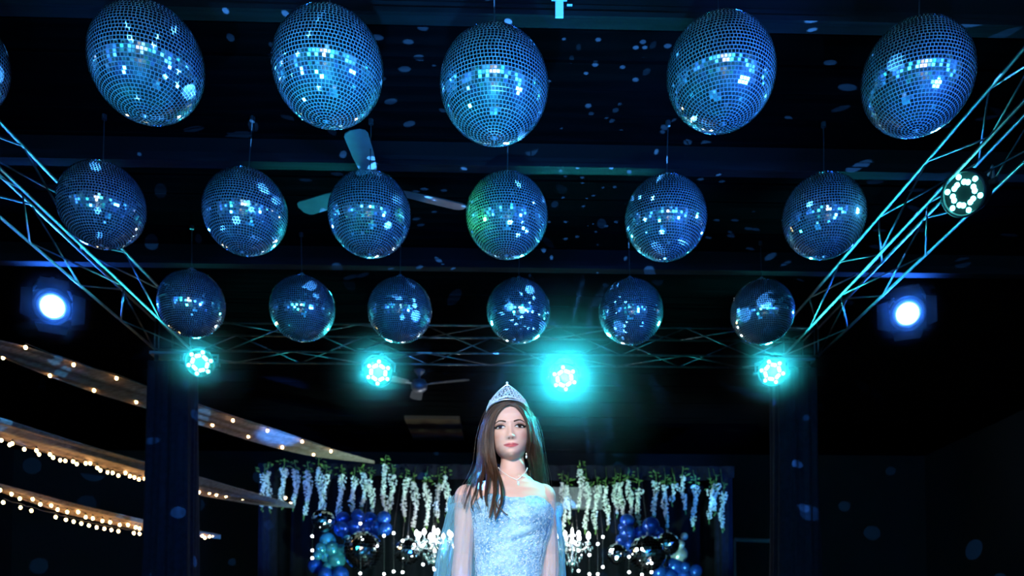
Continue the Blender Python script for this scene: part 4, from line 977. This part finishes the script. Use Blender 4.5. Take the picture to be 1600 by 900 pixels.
# sleeves: a gathered band and a wide sheer lantern sleeve
def sleeve(cen, seed):
    """cen rows: (centre px, y px, half width px, dy, half depth m)"""
    r = random.Random(seed); ph = [r.random() * 6 for _ in range(4)]; rv = []; N = 110; R_ = 44
    ys = [c[1] for c in cen]
    for i in range(R_ + 1):
        yp = ys[0] + (ys[-1] - ys[0]) * i / R_; T = [(-c[1], c[0], c[2], c[3], c[4]) for c in cen]
        px, hw_, dy, hd = lerp_table(T, -yp); c0 = W(px, yp, dy); hw_ = hw_ * WY / F; f = i / R_
        row = []
        for k in range(N):
            a = 2 * math.pi * k / N; fold = 1 + (.02 + .06 * f) * math.sin(9 * a + ph[0] + 2.2 * f) + (.015 + .035 * f) * math.sin(17 * a + ph[1] - 3 * f)
            row.append(c0 + Vector((hw_ * math.sin(a) * fold, -hd * math.cos(a) * fold, 0)))
        rv.append(row)
    MB().grid(rv, True).build('sleeve', M['tulle'], person, True)
    # ruched band at the top
    bv = []
    px, yp, hw_, dy, hd = cen[0]; hw_ = hw_ * WY / F
    for i in range(13):
        f = i / 12; c0 = W(px, yp - 12 + 20 * f, dy)
        bv.append([c0 + Vector(((hw_ + .004 + .006 * math.sin(math.pi * f) + .0022 * math.sin(33 * a + 5 * f)) * math.sin(a), -(hd + .004 + .006 * math.sin(math.pi * f) + .0022 * math.sin(33 * a + 5 * f)) * math.cos(a), .003 * math.sin(9 * a))) for a in [2 * math.pi * k / 200 for k in range(200)]])
    MB().grid(bv, True).build('sleeve_band', M['tulle'], person, True)
sleeve([(726, 789, 22, .01, .056), (722, 812, 26, .01, .066), (717, 845, 29, .015, .080), (713, 880, 31, .01, .090), (710, 920, 33, .0, .095), (712, 955, 30, -.02, .085), (715, 975, 14, -.03, .035)], 1)
sleeve([(857, 800, 18, .02, .056), (859, 825, 19, .03, .066), (861, 850, 21, .04, .080), (861, 880, 22, .04, .085), (860, 920, 24, .03, .09), (858, 955, 22, .015, .08), (856, 975, 13, .0, .035)], 2)

# ---------------- jewellery
tp_ = W(793, 628, -.06); t = thing('tiara', 'silver crystal tiara with a pointed centre on the woman\'s head', 'tiara', tp_, world=True)
TCx, TCz = W(793.5, 632).x, wz(643)
def tia(u, h):
    """u -1..1 along the arc, h 0..1 from the band to the rim"""
    a = u * 1.45; hgt = .010 + .036 * max(0, 1 - abs(u)) ** 1.9 + .004 * math.cos(u * 3)
    rx, ry = .0735, .085; lean = .10 * h * hgt
    q = Vector((math.sin(a) * (rx + lean), -math.cos(a) * (ry + lean) + .012, h * hgt + .026 * math.cos(a) - .004))
    return Vector((TCx, WY, TCz)) + Matrix.Rotation(math.radians(-2), 3, 'Y') @ q
NT = 49; us = [-1 + 2 * i / (NT - 1) for i in range(NT)]
MB().tube([tia(u, 0) for u in us], .0021, 6).build('band', M['silver'], t, True)
MB().tube([tia(u, .22) for u in us], .0012, 6).build('inner_band', M['silver'], t, True)
MB().tube([tia(u, 1) for u in us], .0020, 6).build('rim', M['silver'], t, True)
MB().sphere(tia(0, 1) + Vector((0, 0, .005)), .0048, 12, 8).build('finial', M['gem'], t, True)
fl = MB()
for i in range(0, NT - 3, 3):
    fl.tube([tia(us[i], .22), tia((us[i] + us[i + 3]) / 2, .7), tia(us[i + 3], .22)], .0009, 5); fl.tube([tia(us[i], 1), tia((us[i] + us[i + 3]) / 2, .45), tia(us[i + 3], 1)], .0009, 5)
fl.build('filigree', M['silver'], t, True)
gm = MB(); gr = random.Random(2)
for u in us:
    n_ = 1 + int(5 * (1 - abs(u)) ** 1.2)
    for q in range(n_ + 1):
        c = tia(u + gr.uniform(-.01, .01), .1 + .85 * (q + .3) / (n_ + 1)) + Vector((0, -.0015, 0)); s_ = gr.uniform(.0018, .0034)
        v6 = [c + Vector(d) * s_ for d in ((1, 0, 0), (-1, 0, 0), (0, -1.1, 0), (0, .6, 0), (0, 0, 1), (0, 0, -1))]
        gm.add(v6, [(0, 4, 2), (4, 1, 2), (1, 5, 2), (5, 0, 2), (4, 0, 3), (1, 4, 3), (5, 1, 3), (0, 5, 3)])
tag(gm.build('gems', M['gem'], t), kind='stuff')
for px_, u in (('s', .62), ('s', -.62)): MB().sphere(tia(u, .95), .0042, 10, 6).build('side_gem', M['gem'], t, True)

NP = [(779, 731), (783, 736), (788, 740), (793, 743.5), (798, 746.5), (803, 748.7), (807, 750.3), (811, 747.5), (815, 744), (819, 740), (822, 736), (824, 731)]
P = [on_body(x_, y_, .0025) for x_, y_ in NP]
t = thing('necklace', 'fine pearl necklace with a drop pendant around the woman\'s neck', 'necklace', P[6], world=True)
cv = catmull([np.array(p) for p in P], 60); MB().tube(cv, .0011, 6).build('chain', M['silver'], t, True)
pe = MB()
for i in range(0, 60, 2): pe.sphere(cv[i], .0023, 8, 5)
tag(pe.build('beads', M['pearl'], t, True), kind='stuff')
q = on_body(808.5, 754, .004); MB().tube([P[6], q], .0015, 6).build('bail', M['silver'], t)
q2 = on_body(809.5, 757, .005); MB().sphere(q2, .0042, 10, 8, (1, .8, 1.5)).build('pendant', M['gem'], t, True)
for px_, py_, lb in ((769, 711, 'left'), (822.5, 711, 'right')):
    c = W(px_, py_, -.062 if lb == 'left' else -.03)
    t = thing('earring', 'small drop earring against the hair on the picture\'s %s' % lb, 'earring', c)
    MB().sphere((0, 0, .004), .003, 8, 6).build('stud', M['pearl'], t, True); MB().sphere((0, 0, -.006), .0042, 8, 6, (.8, .8, 1.5)).build('drop', M['gem'], t, True)
    MB().tube([(0, 0, .004), (0, .01, .012)], .0008, 5).build('hook', M['silver'], t)
